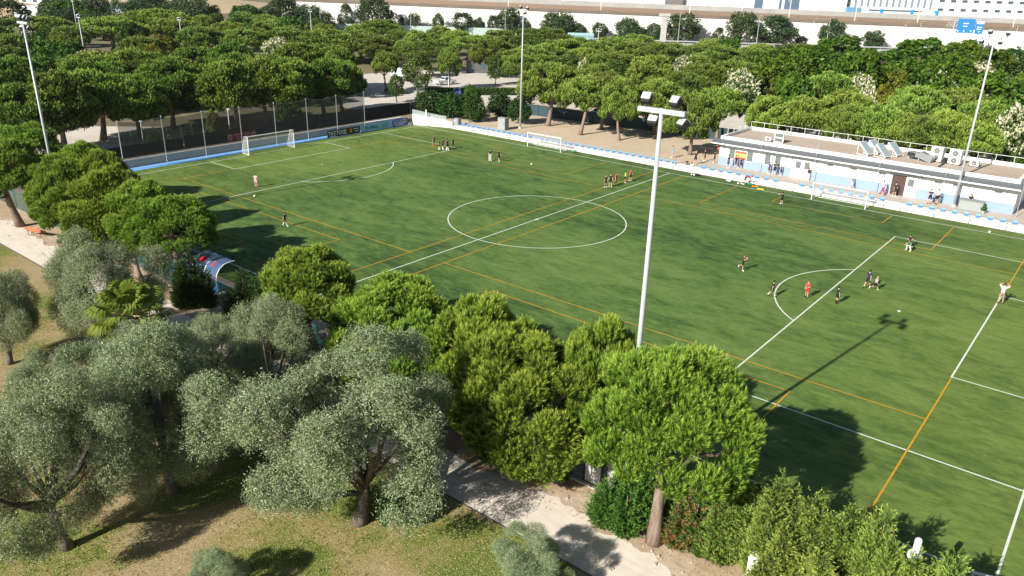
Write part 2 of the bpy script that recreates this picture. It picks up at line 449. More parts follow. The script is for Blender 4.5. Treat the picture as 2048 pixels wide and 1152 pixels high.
# motorway along the foot of the big retaining wall
WA = Vector((-114.69, 227.18)); WD = Vector((.81607, .57795)); WN = Vector((-.57795, .81607))
def wp(s, n, z=0.0):
    q = WA + WD * s + WN * n
    return (q.x, q.y, z)
G_ROAD = ground_mat('worn_asphalt', [(.35, (.34, .32, .3)), (.65, (.42, .4, .38))], [(.3, (.28, .27, .26)), (.7, (.46, .44, .42))], .02, .5, .4)
struct('road', MB().sheet([wp(-330, -40), wp(420, -40), wp(420, -9), wp(-330, -9)], ZT + .03), G_ROAD)
b = MB()
for n in (-38.8, -24.2, -10.2): seg(b, *wp(-330, n)[:2], *wp(420, n)[:2], .25, ZT + .04)
for k in range(62):
    for n in (-34, -29.2, -19.6, -14.9): seg(b, *wp(-330 + 12 * k, n)[:2], *wp(-326 + 12 * k, n)[:2], .2, ZT + .04)
struct('road_markings', b, LINE_W)
# ------------------------------------------------------------------ retaining wall, railway deck, far buildings
G_RWALL = ground_mat('streaked_concrete', [(.35, (.66, .64, .6)), (.65, (.76, .74, .7))], [(.3, (.5, .48, .45)), (.6, (.74, .72, .68))], .3, 1.0, .4, stretch=(1, 1, .12))
def wall_top(s): return 10.6 - .0125 * s + .0
s0, s1 = -152, 420
b = MB()
K = 40
for i in range(K):
    a, c = s0 + (s1 - s0) * i / K, s0 + (s1 - s0) * (i + 1) / K
    v = [wp(a, 0, 0), wp(c - .12, 0, 0), wp(c - .12, 1.2, 0), wp(a, 1.2, 0), wp(a, .35, wall_top(a) - .7), wp(c - .12, .35, wall_top(c) - .7), wp(c - .12, 1.2, wall_top(c) - .7), wp(a, 1.2, wall_top(a) - .7)]
    b.add(v, [(3, 2, 1, 0), (4, 5, 6, 7), (0, 1, 5, 4), (1, 2, 6, 5), (2, 3, 7, 6), (3, 0, 4, 7)])
w = b.build('retaining_wall', G_RWALL, None, label='long pale concrete retaining wall between the motorway and the railway', category='wall')
G_COPE = mat('brown_parapet', (.17, .14, .115), .9, vary=.3, scale=.15)
cp = MB()
cp.add([wp(s0, .1, wall_top(s0) - .7), wp(s1, .1, wall_top(s1) - .7), wp(s1, 1.5, wall_top(s1) - .7), wp(s0, 1.5, wall_top(s0) - .7),
        wp(s0, .1, wall_top(s0) + .35), wp(s1, .1, wall_top(s1) + .35), wp(s1, 1.5, wall_top(s1) + .35), wp(s0, 1.5, wall_top(s0) + .35)],
       [(3, 2, 1, 0), (4, 5, 6, 7), (0, 1, 5, 4), (1, 2, 6, 5), (2, 3, 7, 6), (3, 0, 4, 7)])
cp.build('coping', G_COPE, w)
G_BALLAST = ground_mat('railway_ballast', [(.35, (.22, .19, .165)), (.65, (.3, .265, .235))], [(.3, (.14, .12, .11)), (.7, (.34, .31, .28))], .03, .8, .45)
b = MB()
b.add([wp(s0, 1.5, wall_top(s0)), wp(s1, 1.5, wall_top(s1)), wp(s1, 62, wall_top(s1) + .2), wp(s0, 62, wall_top(s0) + .2)], [(0, 1, 2, 3)])
b.add([wp(s0, 62, wall_top(s0) + .2), wp(s1, 62, wall_top(s1) + .2), wp(s1, 500, wall_top(s1) + .2), wp(s0, 500, wall_top(s0) + .2)], [(0, 1, 2, 3)])
b.add([wp(s0, 1.5, 0), wp(s0, 500, 0), wp(s0, 500, wall_top(s0)), wp(s0, 1.5, wall_top(s0))], [(0, 1, 2, 3)])
struct('railway_embankment', b, G_BALLAST)
BED = ground_mat('dark_track_bed', [(.35, (.07, .052, .042)), (.65, (.12, .095, .08))], [(.3, (.05, .04, .035)), (.7, (.15, .12, .1))], .05, .8, .45)
b = MB()
for n0, n1 in ((3, 9.5), (12.5, 18), (21, 28.5), (33, 40), (43.5, 50)):
    b.add([wp(s0, n0, wall_top(s0) + .012), wp(s1, n0, wall_top(s1) + .012), wp(s1, n1, wall_top(s1) + .012), wp(s0, n1, wall_top(s0) + .012)], [(0, 1, 2, 3)])
struct('railway_track_bed', b, BED)
RAIL = mat('rusty_rail', (.3, .2, .13), .6, .3)
for k, n in enumerate((6, 14, 24, 36, 46)):
    b = MB()
    for dn in (0, 1.6):
        b.add([wp(s0, n + dn, wall_top(s0) + .03), wp(s1, n + dn, wall_top(s1) + .03), wp(s1, n + dn + .22, wall_top(s1) + .03), wp(s0, n + dn + .22, wall_top(s0) + .03),
               wp(s0, n + dn, wall_top(s0) + .3), wp(s1, n + dn, wall_top(s1) + .3), wp(s1, n + dn + .22, wall_top(s1) + .3), wp(s0, n + dn + .22, wall_top(s0) + .3)],
              [(4, 5, 6, 7), (0, 1, 5, 4), (1, 2, 6, 5), (2, 3, 7, 6), (3, 0, 4, 7)])
    struct('railway_track', b, RAIL)
b = MB()
ax = Vector((WD.x, WD.y, -.0125)).normalized()
for i in range(30):
    a = s0 + (s1 - s0) * i / 30; c = a + (s1 - s0) / 30 - .1
    za, zc = wall_top(a), wall_top(c)
    b.add([wp(a, 58, za), wp(c, 58, zc), wp(c, 58.4, zc), wp(a, 58.4, za), wp(a, 58, za + 2.3), wp(c, 58, zc + 2.3), wp(c, 58.4, zc + 2.3), wp(a, 58.4, za + 2.3)],
          [(4, 5, 6, 7), (0, 1, 5, 4), (1, 2, 6, 5), (2, 3, 7, 6), (3, 0, 4, 7)])
b.build('trackside_wall', mat('grey_trackside', (.36, .35, .33), .9, vary=.25, scale=.2), None, label='low grey concrete wall along the far side of the railway tracks', category='wall')

def frame_at(o, s, n, z):
    """place an object whose local X runs along the wall and local Y away from the pitch"""
    q = wp(s, n, z); o.location = q; o.rotation_euler = (0, 0, math.atan2(WD.y, WD.x))
    return o
BWIN = mat('far_window', (.07, .1, .13), .25, spec=.5)
def far_building(name, label, s, n, z, L, D, H, windows, wmat, cols=None):
    t = thing(name, label, 'building'); frame_at(t, s, n, z)
    MB().box(0, L, 0, D, 0, H).build('wall', cols or WHITEWALL, t)
    MB().box(-.3, L + .3, -.3, D + .3, H, H + .5).build('roof', CONC, t)
    for (x, zz, w, h) in windows:
        f = MB().box(x, x + w, -.06, -.003, zz, zz + h).build('window', wmat, t)
        MB().box(x - .12, x + w + .12, -.12, -.063, zz - .18, zz - .02).build('sill', GREYM, f)
    return t
ZD = 9.0
wins = [(1 + 5.2 * i, zz, 2.4, 1.1) for zz in (4.3, 8.2, 12.1) for i in range(15)]
far_building('office_building', 'white office block with rows of small dark windows beyond the railway', 137.5, 72, 8.6, 82, 22, 16, wins, BWIN)
wins = [(2.4 + 2.9 * i, 3.2, 1.1, 8.5) for i in range(13)]
far_building('depot_hall', 'white hall with tall narrow grey windows behind the parked train', 98, 74, 9.2, 39, 20, 14, wins, mat('grey_blue_glass', (.2, .24, .28), .3))
wins = [(31, .9, 4, 7), (42.5, .9, 1.2, 8), (45, .9, 7, 8)]
far_building('station_hall', 'very long white shed with two dark glass openings beyond the tracks', 22, 71, 10.0, 74, 20, 14, wins, mat('dark_blue_glass', (.1, .16, .22), .25))
far_building('railway_shed', 'plain white railway shed at the far end of the tracks', -150, 64, 12, 160, 20, 12, [], BWIN)
# train: white cars with a blue nose
t = thing('train', 'white train with blue doors standing in front of the depot hall', 'train'); frame_at(t, 101, 64, 10.0)
prof = [(0, .3), (0, 3.4), (.3, 3.9), (2.5, 3.9), (2.8, 3.4), (2.8, .3)]
b = MB()
secs = [(0, 1), (26, 1), (29.5, .95), (32, .75), (33.5, .45)]
for (x, k) in secs: b.v += [(x, 1.4 + (y - 1.4) * (.6 + .4 * k), .3 + (z - .3) * k) for y, z in prof]
nP = len(prof)
for i in range(len(secs) - 1):
    for k in range(nP): b.f.append([i * nP + k, (i + 1) * nP + k, (i + 1) * nP + (k + 1) % nP, i * nP + (k + 1) % nP]); b.mi.append(0)
b.f.append(list(range(nP))[::-1]); b.mi.append(0); b.f.append([(len(secs) - 1) * nP + k for k in range(nP)]); b.mi.append(0)
b.build('body', WHITE, t)
MB().box(3, 27, -.04, -.004, 2.2, 2.9).build('window', BWIN, t)
for x in (8.2, 22): MB().box(x, x + 1.6, -.08, -.042, .5, 3.2).build('door', BLUE, t)
MB().bbox(-7, -.4, 0, 2.6, .3, 3.6, .15).build('rear_car', mat('train_blue', (.12, .3, .5), .4), t)
MB().bbox(33.2, 35.2, .6, 2.2, .2, 3.0, .2).build('buffer_unit', BLUE, t)
# overhead-line masts
MAST = mat('pale_mast', (.6, .6, .58), .6)
proto = None
for i, (s, n, h) in enumerate([(-60, 10, 8), (-22, 10, 8), (14, 10, 7.5), (35, 10, 7.5), (56, 18, 7.5), (80, 10, 7), (108, 18, 7), (142, 10, 7.5)]):
    if proto is None:
        o = thing('overhead_line_mast', '', 'mast', group='masts carrying the railway overhead line')
        MB().box(-.14, .14, -.14, .14, 0, 8).build('pole', MAST, o)
        m_ = MB(); m_.tube([(0, .1, 7.2), (0, 4.5, 7.4)], .07, 5); m_.tube([(0, .1, 6.0), (0, 4.2, 7.3)], .05, 5)
        m_.build('arm', MAST, o); proto = o
    else: o = copy_tree(proto)
    o['label'] = 'thin pale mast with a bracket arm beside the railway tracks, %s from the left' % ordinal(i)
    frame_at(o, s, n, wall_top(s)); o.scale = (1, 1, h / 8)
# guard rails, street lamps, pillar, sign gantry
for n, lb in ((-24, 'grey guard rail along the middle of the motorway'), (-9.3, 'grey guard rail between the motorway and the shrubs of the wall'), (-40.5, 'grey guard rail on the park side of the motorway')):
    t = thing('guard_rail', lb, 'guard rail'); frame_at(t, -300, n, ZT)
    m_ = MB(); m_.box(0, 700, -.05, .05, .55, .95); m_.build('rail', GREYM, t)
    m_ = MB()
    for k in range(140): m_.box(5 * k, 5 * k + .12, .06, .18, 0, .9)
    m_.build('posts', GREYM, t, kind='stuff')
proto = None
for i, (s, h, n) in enumerate([(-130, 10.5, -20), (-95, 10.5, -20), (-58.8, 11, -20), (-27.5, 11.5, -20), (6.4, 12, -20), (35.5, 11.5, -20), (55.3, 11, -20), (64.8, 11, -8), (88.4, 10.5, -20), (98.8, 10.5, -8), (128, 11, -20)]):
    if proto is None:
        o = thing('street_lamp', '', 'street lamp', group='lamp posts along the motorway')
        MB().tube([(0, 0, 0), (0, 0, 11)], [.14, .07], 6).build('pole', GREYM, o)
        m_ = MB().tube([(0, 0, 10.9), (0, -.9, 11.5), (0, -2.2, 11.6)], .05, 5); m_.build('arm', GREYM, o)
        MB().bbox(-.18, .18, -3.0, -2.1, 11.5, 11.7, .04).build('lamp_head', GREYM, o); proto = o
    else: o = copy_tree(proto)
    o['label'] = 'tall thin grey street lamp on the motorway verge, %s from the left' % ordinal(i)
    frame_at(o, s, n, ZT); o.scale = (1, 1, h / 11.5)
t = thing('pillar', 'thick pale concrete pillar in front of the retaining wall', 'pillar'); frame_at(t, 2.2, -7.5, ZT)
MB().bbox(-1.1, 1.1, -.9, .9, 0, 9.6, .1).build('shaft', CONC, t); MB().bbox(-2.2, 2.2, -1.1, 1.1, 9.6, 10.7, .15).build('cap', CONC, t)
t = thing('sign_gantry', 'blue motorway direction signs on a grey gantry', 'road sign'); frame_at(t, 110, -12, ZT)
m_ = MB(); m_.tube([(-.6, .4, 0), (-.6, .4, 11)], .22, 8); m_.build('post', GREYM, t)
m_ = MB(); m_.tube([(8.6, .4, 0), (8.6, .4, 12)], .22, 8); m_.build('post', GREYM, t)
m_ = MB()
for z in (9.2, 10.6):
    m_.tube([(-3.5, .4, z), (10.5, .4, z)], .1, 6)
for k in range(12): m_.tube([(-3.5 + k * 1.15, .4, 9.2), (-2.35 + k * 1.15, .4, 10.6)], .05, 4)
m_.build('truss', GREYM, t)
SIGNB = mat('sign_blue', (.03, .22, .62), .4)
p1 = MB().bbox(.4, 6.6, -.05, .12, 7.0, 12.0, .03).build('sign_panel', SIGNB, t)
p2 = MB().bbox(7.1, 10.0, -.05, .12, 6.8, 11.6, .03).build('sign_panel', SIGNB, t)
m_ = MB()
for x, z, w in ((2.4, 10.2, 1.9), (2.5, 9.2, 1.6)): m_.box(x, x + w, -.09, -.056, z, z + .32)
for x in (.9, 3.1, 5.6): m_.add([(x - .35, -.08, 7.9), (x, -.08, 7.3), (x + .35, -.08, 7.9)], [(0, 1, 2)])
m_.build('lettering', WHITE, p1)
m_ = MB()
m_.box(7.25, 9.85, -.09, -.056, 10.3, 11.4)
m_.box(7.6, 9.4, -.09, -.056, 9.0, 9.3); m_.box(7.6, 9.2, -.09, -.056, 8.3, 8.6); m_.add([(8.2, -.08, 7.8), (8.55, -.08, 7.2), (8.9, -.08, 7.8)], [(0, 1, 2)])
m_.build('lettering', WHITE, p2)
# far left: white pavilions and pale roofs
def small_building(name, label, x, y, rz, L, D, H, wm, zg=ZT, nwin=4):
    t = thing(name, label, 'building', (x, y, zg), rz)
    MB().box(-L / 2, L / 2, -D / 2, D / 2, 0, H).build('wall', wm, t)
    MB().box(-L / 2 - .4, L / 2 + .4, -D / 2 - .4, D / 2 + .4, H, H + .35).build('roof', wm, t)
    for i in range(nwin):
        x0 = -L / 2 + L * (i + .3) / nwin
        MB().box(x0, x0 + L * .4 / nwin, -D / 2 - .05, -D / 2 - .003, H * .35, H * .8).build('window', BWIN, t)
    return t
PALEBL = mat('pale_blue_render', (.5, .62, .68), .7)
small_building('pavilion', 'bright white flat-roofed pavilion behind the left floodlight mast', -356, 95, R(35), 20, 16, 4.5, WHITEWALL)
small_building('pavilion', 'white flat-roofed building farthest away at the left', -440, 130, R(35), 24, 14, 6, WHITEWALL, 1.5)
small_building('swimming_pool_hall', 'long pale blue low hall below the dry hillside', -372, 138, R(52), 30, 12, 3.5, PALEBL, .8)
small_building('shed', 'tall narrow white shed at the far left edge', -420, 92, R(35), 10, 10, 16, WHITEWALL, 1, 2)
small_building('park_kiosk', 'low dark grey park kiosk behind the white car park', -86, 92, R(38), 11, 6, 3.0, mat('slate_cladding', (.1, .105, .11), .7))
t = thing('boundary_wall', 'pale green boundary wall at the foot of the retaining wall', 'wall'); frame_at(t, -150, -7.2, ZT)
MB().box(0, 92, 0, .3, 0, 3.4).build('wall', mat('pale_green_render', (.36, .45, .42), .8), t)

# ------------------------------------------------------------------ clubhouse
t = thing('clubhouse', 'long low white clubhouse with light blue lower wall band beside the pitch', 'building')
X0, X1, Y0, Y1 = 3.1, 37.45, 35.8, 45.2
Z0 = ZT + .012
LB = mat('light_blue_band', (.25, .34, .5), .8, vary=.08, scale=.7, spec=.1)
m_ = MB(); m_.box(X0, X1, Y0, Y1, Z0, 3.75)
m_.build('wall', WHITEWALL, t)
bands = [(X0 + .003, 12.95), (15.6, 24.75), (27.6, X1 - .003)]
m_ = MB()
for a, c in bands: m_.box(a, c, Y0 - .008, Y0 - .002, Z0, 1.62)
m_.build('painted_band', LB, t)
ROOFG = ground_mat('roof_gravel', [(.35, (.4, .32, .25)), (.65, (.5, .41, .33))], [(.3, (.33, .26, .2)), (.7, (.54, .45, .37))], .3, 3, .5)
rf = MB().box(X0 + .3, X1 - .3, Y0 + .2, Y1 - .3, 3.755, 4.0).build('roof', ROOFG, t)
m_ = MB(); m_.box(X0, X1, Y0 - .1, Y0 + .2, 3.755, 4.35); m_.box(X0, X1, Y1 - .3, Y1, 3.755, 4.35); m_.box(X0, X0 + .3, Y0 + .201, Y1 - .301, 3.755, 4.35); m_.box(X1 - .3, X1, Y0 + .201, Y1 - .301, 3.755, 4.35)
m_.build('parapet', WHITEWALL, rf)
m_ = MB(); m_.box(28.9, 29.1, Y0 + .21, Y1 - .31, 4.0, 4.12); m_.build('roof_joint', DARKM, rf)
m_ = MB(); xa, xb = X0 - .9, X1 + .3
m_.add([(xa, Y0 - 1.0, 3.42), (xb, Y0 - 1.0, 3.42), (xb, Y0 - .104, 3.42), (xa, Y0 - .104, 3.42), (xa, Y0 - 1.0, 3.5), (xb, Y0 - 1.0, 3.5), (xb, Y0 - .104, 3.95), (xa, Y0 - .104, 3.95)], [(3, 2, 1, 0), (4, 5, 6, 7), (0, 1, 5, 4), (1, 2, 6, 5), (2, 3, 7, 6), (3, 0, 4, 7)])
m_.build('canopy', mat('grey_canopy', (.1, .11, .12), .5, vary=.1), t)
m_ = MB(); m_.box(X0 - .92, X1 + .32, Y0 - 1.08, Y0 - 1.003, 3.38, 3.52); m_.build('gutter', WHITE, t)
SHUT = mat('grey_green_shutter', (.12, .15, .135), .6)
for (x, w) in ((4.5, .75), (7.0, .75), (9.4, .7), (10.75, .7)):
    f = MB().box(x, x + w, Y0 - .05, Y0 - .003, 1.55, 2.75).build('window', SHUT, t)
    m_ = MB(); m_.box(x - .08, x + w + .08, Y0 - .09, Y0 - .053, 1.42, 1.54); m_.build('sill', WHITE, f)
for x in (17.2, 20.0, 23.3, 29.3, 31.2, 35.3):
    f = MB().box(x, x + .75, Y0 - .05, Y0 - .003, 2.62, 2.8).build('window', SHUT, t)
    MB().box(x - .05, x + .8, Y0 - .09, Y0 - .053, 2.54, 2.61).build('sill', WHITE, f)
# main double door and a flat dark panel painted as the open doorway's inner shade
d = MB().bbox(13.15, 15.45, Y0 - .08, Y0 - .003, Z0, 2.95, .01).build('door', WHITE, t)
for x in (13.45, 14.55): MB().box(x, x + .65, Y0 - .1, Y0 - .083, 1.75, 2.6).build('door_window', SHUT, d)
MB().box(14.25, 14.3, Y0 - .13, Y0 - .083, 1.4, 1.6).build('handle', DARKM, d)
m_ = MB(); m_.box(24.9, 26.35, Y0 - .06, Y0 - .003, Z0 + .02, 2.85); m_.build('doorway', mat('painted_interior_shade', (.08, .05, .04), .9), t)
m_ = MB(); m_.box(24.72, 24.88, Y0 - .12, Y0 - .002, Z0, 3.0); m_.box(24.88, 27.5, Y0 - .12, Y0 - .062, 2.86, 3.0); m_.build('door_frame', GREYM, t)
d = MB().bbox(26.4, 27.5, Y0 - .1, Y0 - .02, Z0, 2.83, .01).build('door', WHITE, t)
m_ = MB(); m_.box(26.6, 27.25, Y0 - .125, Y0 - .103, 1.75, 2.6); m_.build('door_window', SHUT, d)
MB().box(26.5, 26.55, Y0 - .15, Y0 - .103, 1.4, 1.6).build('handle', DARKM, d)
for x in (3.5, 15.75, 27.8):
    MB().bbox(x, x + .22, Y0 - .2, Y0 - .003, 2.75, 3.0, .03).build('wall_lamp', GREYM, t)
for x in (12.9, 24.6): MB().tube([(x, Y0 - .08, Z0), (x, Y0 - .08, 3.5)], .05, 6).build('drainpipe', GREYM, t)
# flag painted banner between two windows
f = thing('flag', 'red and yellow striped flag hanging on the white wall between two windows', 'flag', (5.32, Y0 - .03, 1.6))
RED = mat('red_cloth', (.5, .1, .09), .8); YEL = mat('yellow_cloth', (.6, .42, .12), .8)
m_ = MB()
for i in range(8):
    x0, x1 = 1.6 * i / 8, 1.6 * (i + 1) / 8
    dy0, dy1 = .02 * math.sin(i * 1.3), .02 * math.sin((i + 1) * 1.3)
    for z0, z1, k in ((0, .26, 0), (.26, .78, 1), (.78, 1.04, 0)):
        m_.add([(x0, dy0, z0), (x1, dy1, z0), (x1, dy1, z1), (x0, dy0, z1)], [(0, 1, 2, 3)], k)
m_.build('cloth', [RED, YEL], f)
MB().ell((.5, -.03, .52), (.09, .012, .12), 8, 6).build('emblem', RED, f)
m_ = MB(); m_.tube([(-.05, .01, 1.08), (1.65, .01, 1.08)], .018, 6); m_.build('rod', GREYM, f)
f = thing('flag', 'small red flag at the left corner of the white clubhouse', 'flag', (2.85, Y0 - .05, 2.35))
MB().box(0, .25, -.01, .01, 0, .95).build('cloth', RED, f); MB().tube([(.27, 0, -.6), (.27, 0, 1.0)], .02, 6).build('rod', GREYM, f)
# roof railing
RAILG = mat('railing_grey', (.2, .215, .225), .45, .3)
def railing(name, label, pts, h, gap, m=RAILG, r=.022, rails=(1.0, .5), group=None, loc=(0, 0, 0)):
    t = thing(name, label, 'railing', loc, group=group)
    b = MB()
    for k in rails:
        for p, q in zip(pts[:-1], pts[1:]): b.tube([(p[0], p[1], p[2] + h * k), (q[0], q[1], q[2] + h * k)], r, 6)
    b.build('rail', m, t)
    for p, q in zip(pts[:-1], pts[1:]):
        p, q = Vector(p), Vector(q); n = max(1, round((q - p).length / gap))
        for i in range(n + 1):
            if i == n and q != Vector(pts[-1]): continue
            c = p.lerp(q, i / n)
            MB().tube([c, c + Vector((0, 0, h))], r, 6).build('post', m, t)
    return t
railing('railing', 'thin white railing round the back and left side of the flat clubhouse roof', [(X0 + .15, Y0 + 1.6, 4.352), (X0 + .15, Y1 - .15, 4.352), (X1 - .15, Y1 - .15, 4.352)], .75, 1.9, WHITE, .025, (1, .05))
# solar collectors
for i, (x, y) in enumerate([(21.2, 40.9), (20.6, 38.9), (23.4, 41.0), (22.6, 38.9)]):
    t = thing('solar_panel', '', 'solar panel', (x, y, 4.0), R(66), group='tilted solar panels on the clubhouse roof')
    t['label'] = ['tilted solar panel on the roof, back one of the left pair', 'tilted solar panel on the roof, front one of the left pair', 'tilted solar panel on the roof, back one of the right pair', 'tilted solar panel on the roof, front one of the right pair'][i]
    ang = R(40)
    n = Vector((0, -math.sin(ang), math.cos(ang))); u = Vector((0, math.cos(ang), math.sin(ang)))
    c = Vector((0, 0, .85))
    MB().obox(c, Vector((.6, 0, 0)), u * 1.0, n * .05).build('frame', WHITE, t)
    MB().obox(c + n * .056, Vector((.55, 0, 0)), u * .95, n * .004).build('collector', mat('solar_glass', (.27, .33, .35), .3), t)
    for sx in (-.6, .6):
        b = MB(); b.tube([(sx, -.75, .05), (sx, .78, .05), (sx, .76, 1.5)], .035, 5); b.tube([(sx, -.77, .05), (sx, -.75, .22)], .035, 5)
        b.build('leg', WHITE, t)
# air-conditioning units
def ac_unit(label, x, y, rz, w, d, h, fans):
    t = thing('air_conditioner', label, 'air conditioner', (x, y, 4.0), rz, 'air conditioners on the clubhouse roof')
    MB().bbox(-w / 2, w / 2, -d / 2, d / 2, .1, h, .03).build('casing', WHITE, t)
    for i in range(fans):
        z = .1 + (h - .1) * (i + .5) / fans
        b = MB(); rr = min(w, (h - .1) / fans) * .4
        b.add([(rr * math.cos(a * math.pi / 8), -d / 2 - .01, z + rr * math.sin(a * math.pi / 8)) for a in range(16)], [tuple(range(16))])
        f = b.build('fan_grille', mat('fan_grey', (.13, .14, .14), .6), t)
        MB().tube([(0, -d / 2 - .05, z), (0, -d / 2 - .012, z)], rr * .25, 8).build('fan_hub', GREYM, f)
    for sx in (-1, 1): MB().box(sx * w / 2 - .08, sx * w / 2 + .08, -d / 2, d / 2, 0, .099).build('foot', DARKM, t)
ac_unit('big white two-fan air conditioner on the roof, left of the two tall ones', 28.0, 41.2, R(-8), 1.3, .9, 1.75, 2)
ac_unit('big white two-fan air conditioner on the roof, nearest the right floodlight mast', 30.0, 41.0, R(-8), 1.3, .9, 1.75, 2)
ac_unit('small white air conditioner on the roof right of the mast', 32.0, 41.4, R(-8), .95, .5, .8, 1)
ac_unit('small low air conditioner on the roof near its left end', 8.6, 38.1, R(5), .8, .45, .6, 1)
t = thing('roof_hatch', 'grey louvred hatch standing on the left part of the roof', 'roof vent', (9.9, 38.4, 4.0), R(5))
MB().bbox(-.6, .6, -.2, .2, 0, 1.35, .02).build('casing', WHITE, t)
for k in range(2): MB().box(-.5, .5, -.225, -.203, .15 + .6 * k, .6 + .6 * k).build('louvre', SHUT, t)
t = thing('ventilation_duct', 'grey metal duct with open ends lying on the roof', 'duct', (26.3, 40.3, 4.0), R(-12))
b = MB(); b.bbox(-1.3, .2, -.4, .4, .35, .95, .04); b.obox((.85, 0, .55), (.75, 0, -.22), (0, .45, 0), (.12, 0, .35)); b.build('casing', mat('duct_metal', (.3, .32, .33), .4, .4), t)
MB().box(-1.25, -.35, -.43, -.403, .42, .88).build('opening', DARKM, t)  # flat dark plate stands in for the shade inside the duct
for x in (-1.1, 0.1): MB().box(x - .05, x + .05, -.35, .35, 0, .348).build('leg', GREYM, t)

# ------------------------------------------------------------------ white stand with blue seats along the far touchline
for i, (a, c, sa, sc, lb) in enumerate([(-41.2, -.9, -40.9, -1.0, 'long white concrete stand with a row of blue seats, left of the steps'),
                                      (2.3, 13.1, 2.6, 12.9, 'short white stand with blue seats in front of the flag wall'),
                                      (15.2, 25.7, 15.6, 25.4, 'short white stand with blue seats behind the far right goal'),
                                      (27.3, 48.0, 27.7, 46.5, 'white stand with blue seats at the right end of the clubhouse')]):
    t = thing('spectator_stand', lb, 'stand', group='white stands along the far touchline')
    b = MB(); b.box(a, c, 30.75, 31.35, 0, .28); b.box(a, c, 31.352, 32.28, 0, .56); b.build('step', mat('stand_white', (.66, .66, .65), .8, vary=.14, scale=.9), t)
    n = int((sc - sa) / 1.05); proto = None
    for k in range(n):
        x = sa + .3 + (sc - sa - .6) * k / max(1, n - 1)
        if proto is None:
            b = MB(); b.bbox(-.22, .22, -.2, .2, .05, .1, .02); b.obox((0, .2, .2), (.21, 0, 0), (0, .02, .0), (0, .03, .11)); b.box(-.04, .04, -.04, .04, 0, .05)
            s_ = b.build('seat', BLUESEAT, t); proto = s_
        else:
            s_ = proto.copy(); COL.objects.link(s_); s_.parent = t
        s_.location = (x, 31.75, .562)
for a, c, lb in ((-.88, 2.28, 'white steps between the long stand and the flag-wall stand'), (13.12, 15.18, 'white steps in front of the clubhouse main door'), (25.72, 27.28, 'white steps in front of the open doorway')):
    b = MB(); b.box(a, c, 30.75, 31.2, 0, .18); b.box(a, c, 31.202, 31.7, 0, .36); b.box(a, c, 31.702, 32.28, 0, .53)
    b.build('steps', WHITE, None, label=lb, category='steps')
for a, c, lb in ((-41.0, -.9, 'thin grey railing between pitch and the long left stand'), (2.3, 13.0, 'thin grey railing in front of the flag-wall stand'), (15.3, 25.6, 'thin grey railing behind the far right goal'), (27.4, 48, 'thin grey railing in front of the rightmost stand')):
    railing('railing', lb, [(a, 30.55, 0), (c, 30.55, 0)], 1.0, 3.2, RAILG, .026, (1.0, .55), 'railings along the far touchline')
for i, (x, g) in enumerate([(-1.0, 1), (2.2, -1)]):
    t = thing('handrail', ['bent grey handrail on the left side of the white steps', 'bent grey handrail on the right side of the white steps'][i], 'handrail', group='handrails of the white steps')
    b = MB().tube([(x, 30.7, 0), (x, 30.7, .95), (x, 32.2, 1.5), (x, 32.2, .55)], .03, 6); b.build('rail', GREYM, t)
    b = MB().tube([(x, 31.45, .3), (x, 31.45, 1.22)], .025, 6); b.build('post', GREYM, t)
# corner wall with a see-through fence on top
t = thing('corner_wall', 'sloping white wall with a glass screen at the far left pitch corner', 'wall')
pts = [(-47.9, 28.6), (-41.3, 31.2)]
dv = Vector((6.6, 2.6)).normalized(); nv = Vector((-dv.y, dv.x)) * .15
b = MB()
def wallseg(b, p, q, z0p, z1p, z0q, z1q, nv):
    b.add([(p[0] + nv.x, p[1] + nv.y, z0p), (p[0] - nv.x, p[1] - nv.y, z0p), (q[0] - nv.x, q[1] - nv.y, z0q), (q[0] + nv.x, q[1] + nv.y, z0q),
           (p[0] + nv.x, p[1] + nv.y, z1p), (p[0] - nv.x, p[1] - nv.y, z1p), (q[0] - nv.x, q[1] - nv.y, z1q), (q[0] + nv.x, q[1] + nv.y, z1q)],
          [(3, 2, 1, 0), (4, 5, 6, 7), (0, 1, 5, 4), (1, 2, 6, 5), (2, 3, 7, 6), (3, 0, 4, 7)])
wallseg(b, pts[0], pts[1], 0, 1.75, 0, .95, nv); b.build('wall', WHITE, t)
b = MB(); wallseg(b, pts[0], (-42.4, 30.77), 1.753, 2.5, 1.08, 1.75, nv * .12); b.build('screen', mat('pale_glass', (.5, .62, .6), .3, alpha=.35), t)
for k in range(5):
    c = Vector(pts[0]).lerp(Vector((-42.4, 30.77)), k / 4); z = 1.72 - .66 * k / 4
    MB().tube([(c.x, c.y, z), (c.x, c.y, z + .8)], .03, 5).build('post', GREYM, t)
for i, (x, y) in enumerate([(-45.4, 29.2), (-45.1, 29.05)]):
    t = thing('corner_post', ['pale post of the pair by the far left corner, left one', 'pale post of the pair by the far left corner, right one'][i], 'post', (x, y, 0), group='pair of posts at the far left corner')
    MB().tube([(0, 0, 0), (0, 0, 2.6)], .06, 8).build('pole', WHITE, t); MB().ell((0, 0, 2.62), (.08, .08, .08), 8, 6).build('cap', GREYM, t)
def cabinet(label, x, y, w, d, h, z=ZT, m=None):
    t = thing('utility_cabinet', label, 'cabinet', (x, y, z))
    MB().bbox(-w / 2, w / 2, -d / 2, d / 2, 0, h, .02).build('casing', m or mat('cabinet_grey', (.24, .27, .265), .6), t)
    dd = MB().box(-w / 2 + .08, w / 2 - .08, -d / 2 - .02, -d / 2 - .003, .1, h - .1).build('door', mat('cabinet_door', (.28, .31, .3), .6), t)
    MB().box(w / 2 - .2, w / 2 - .15, -d / 2 - .05, -d / 2 - .022, h * .45, h * .6).build('handle', DARKM, dd)
cabinet('tall grey metal cabinet on the sand beside the middle floodlight mast', -32.9, 34.0, 1.5, 1.0, 1.9)
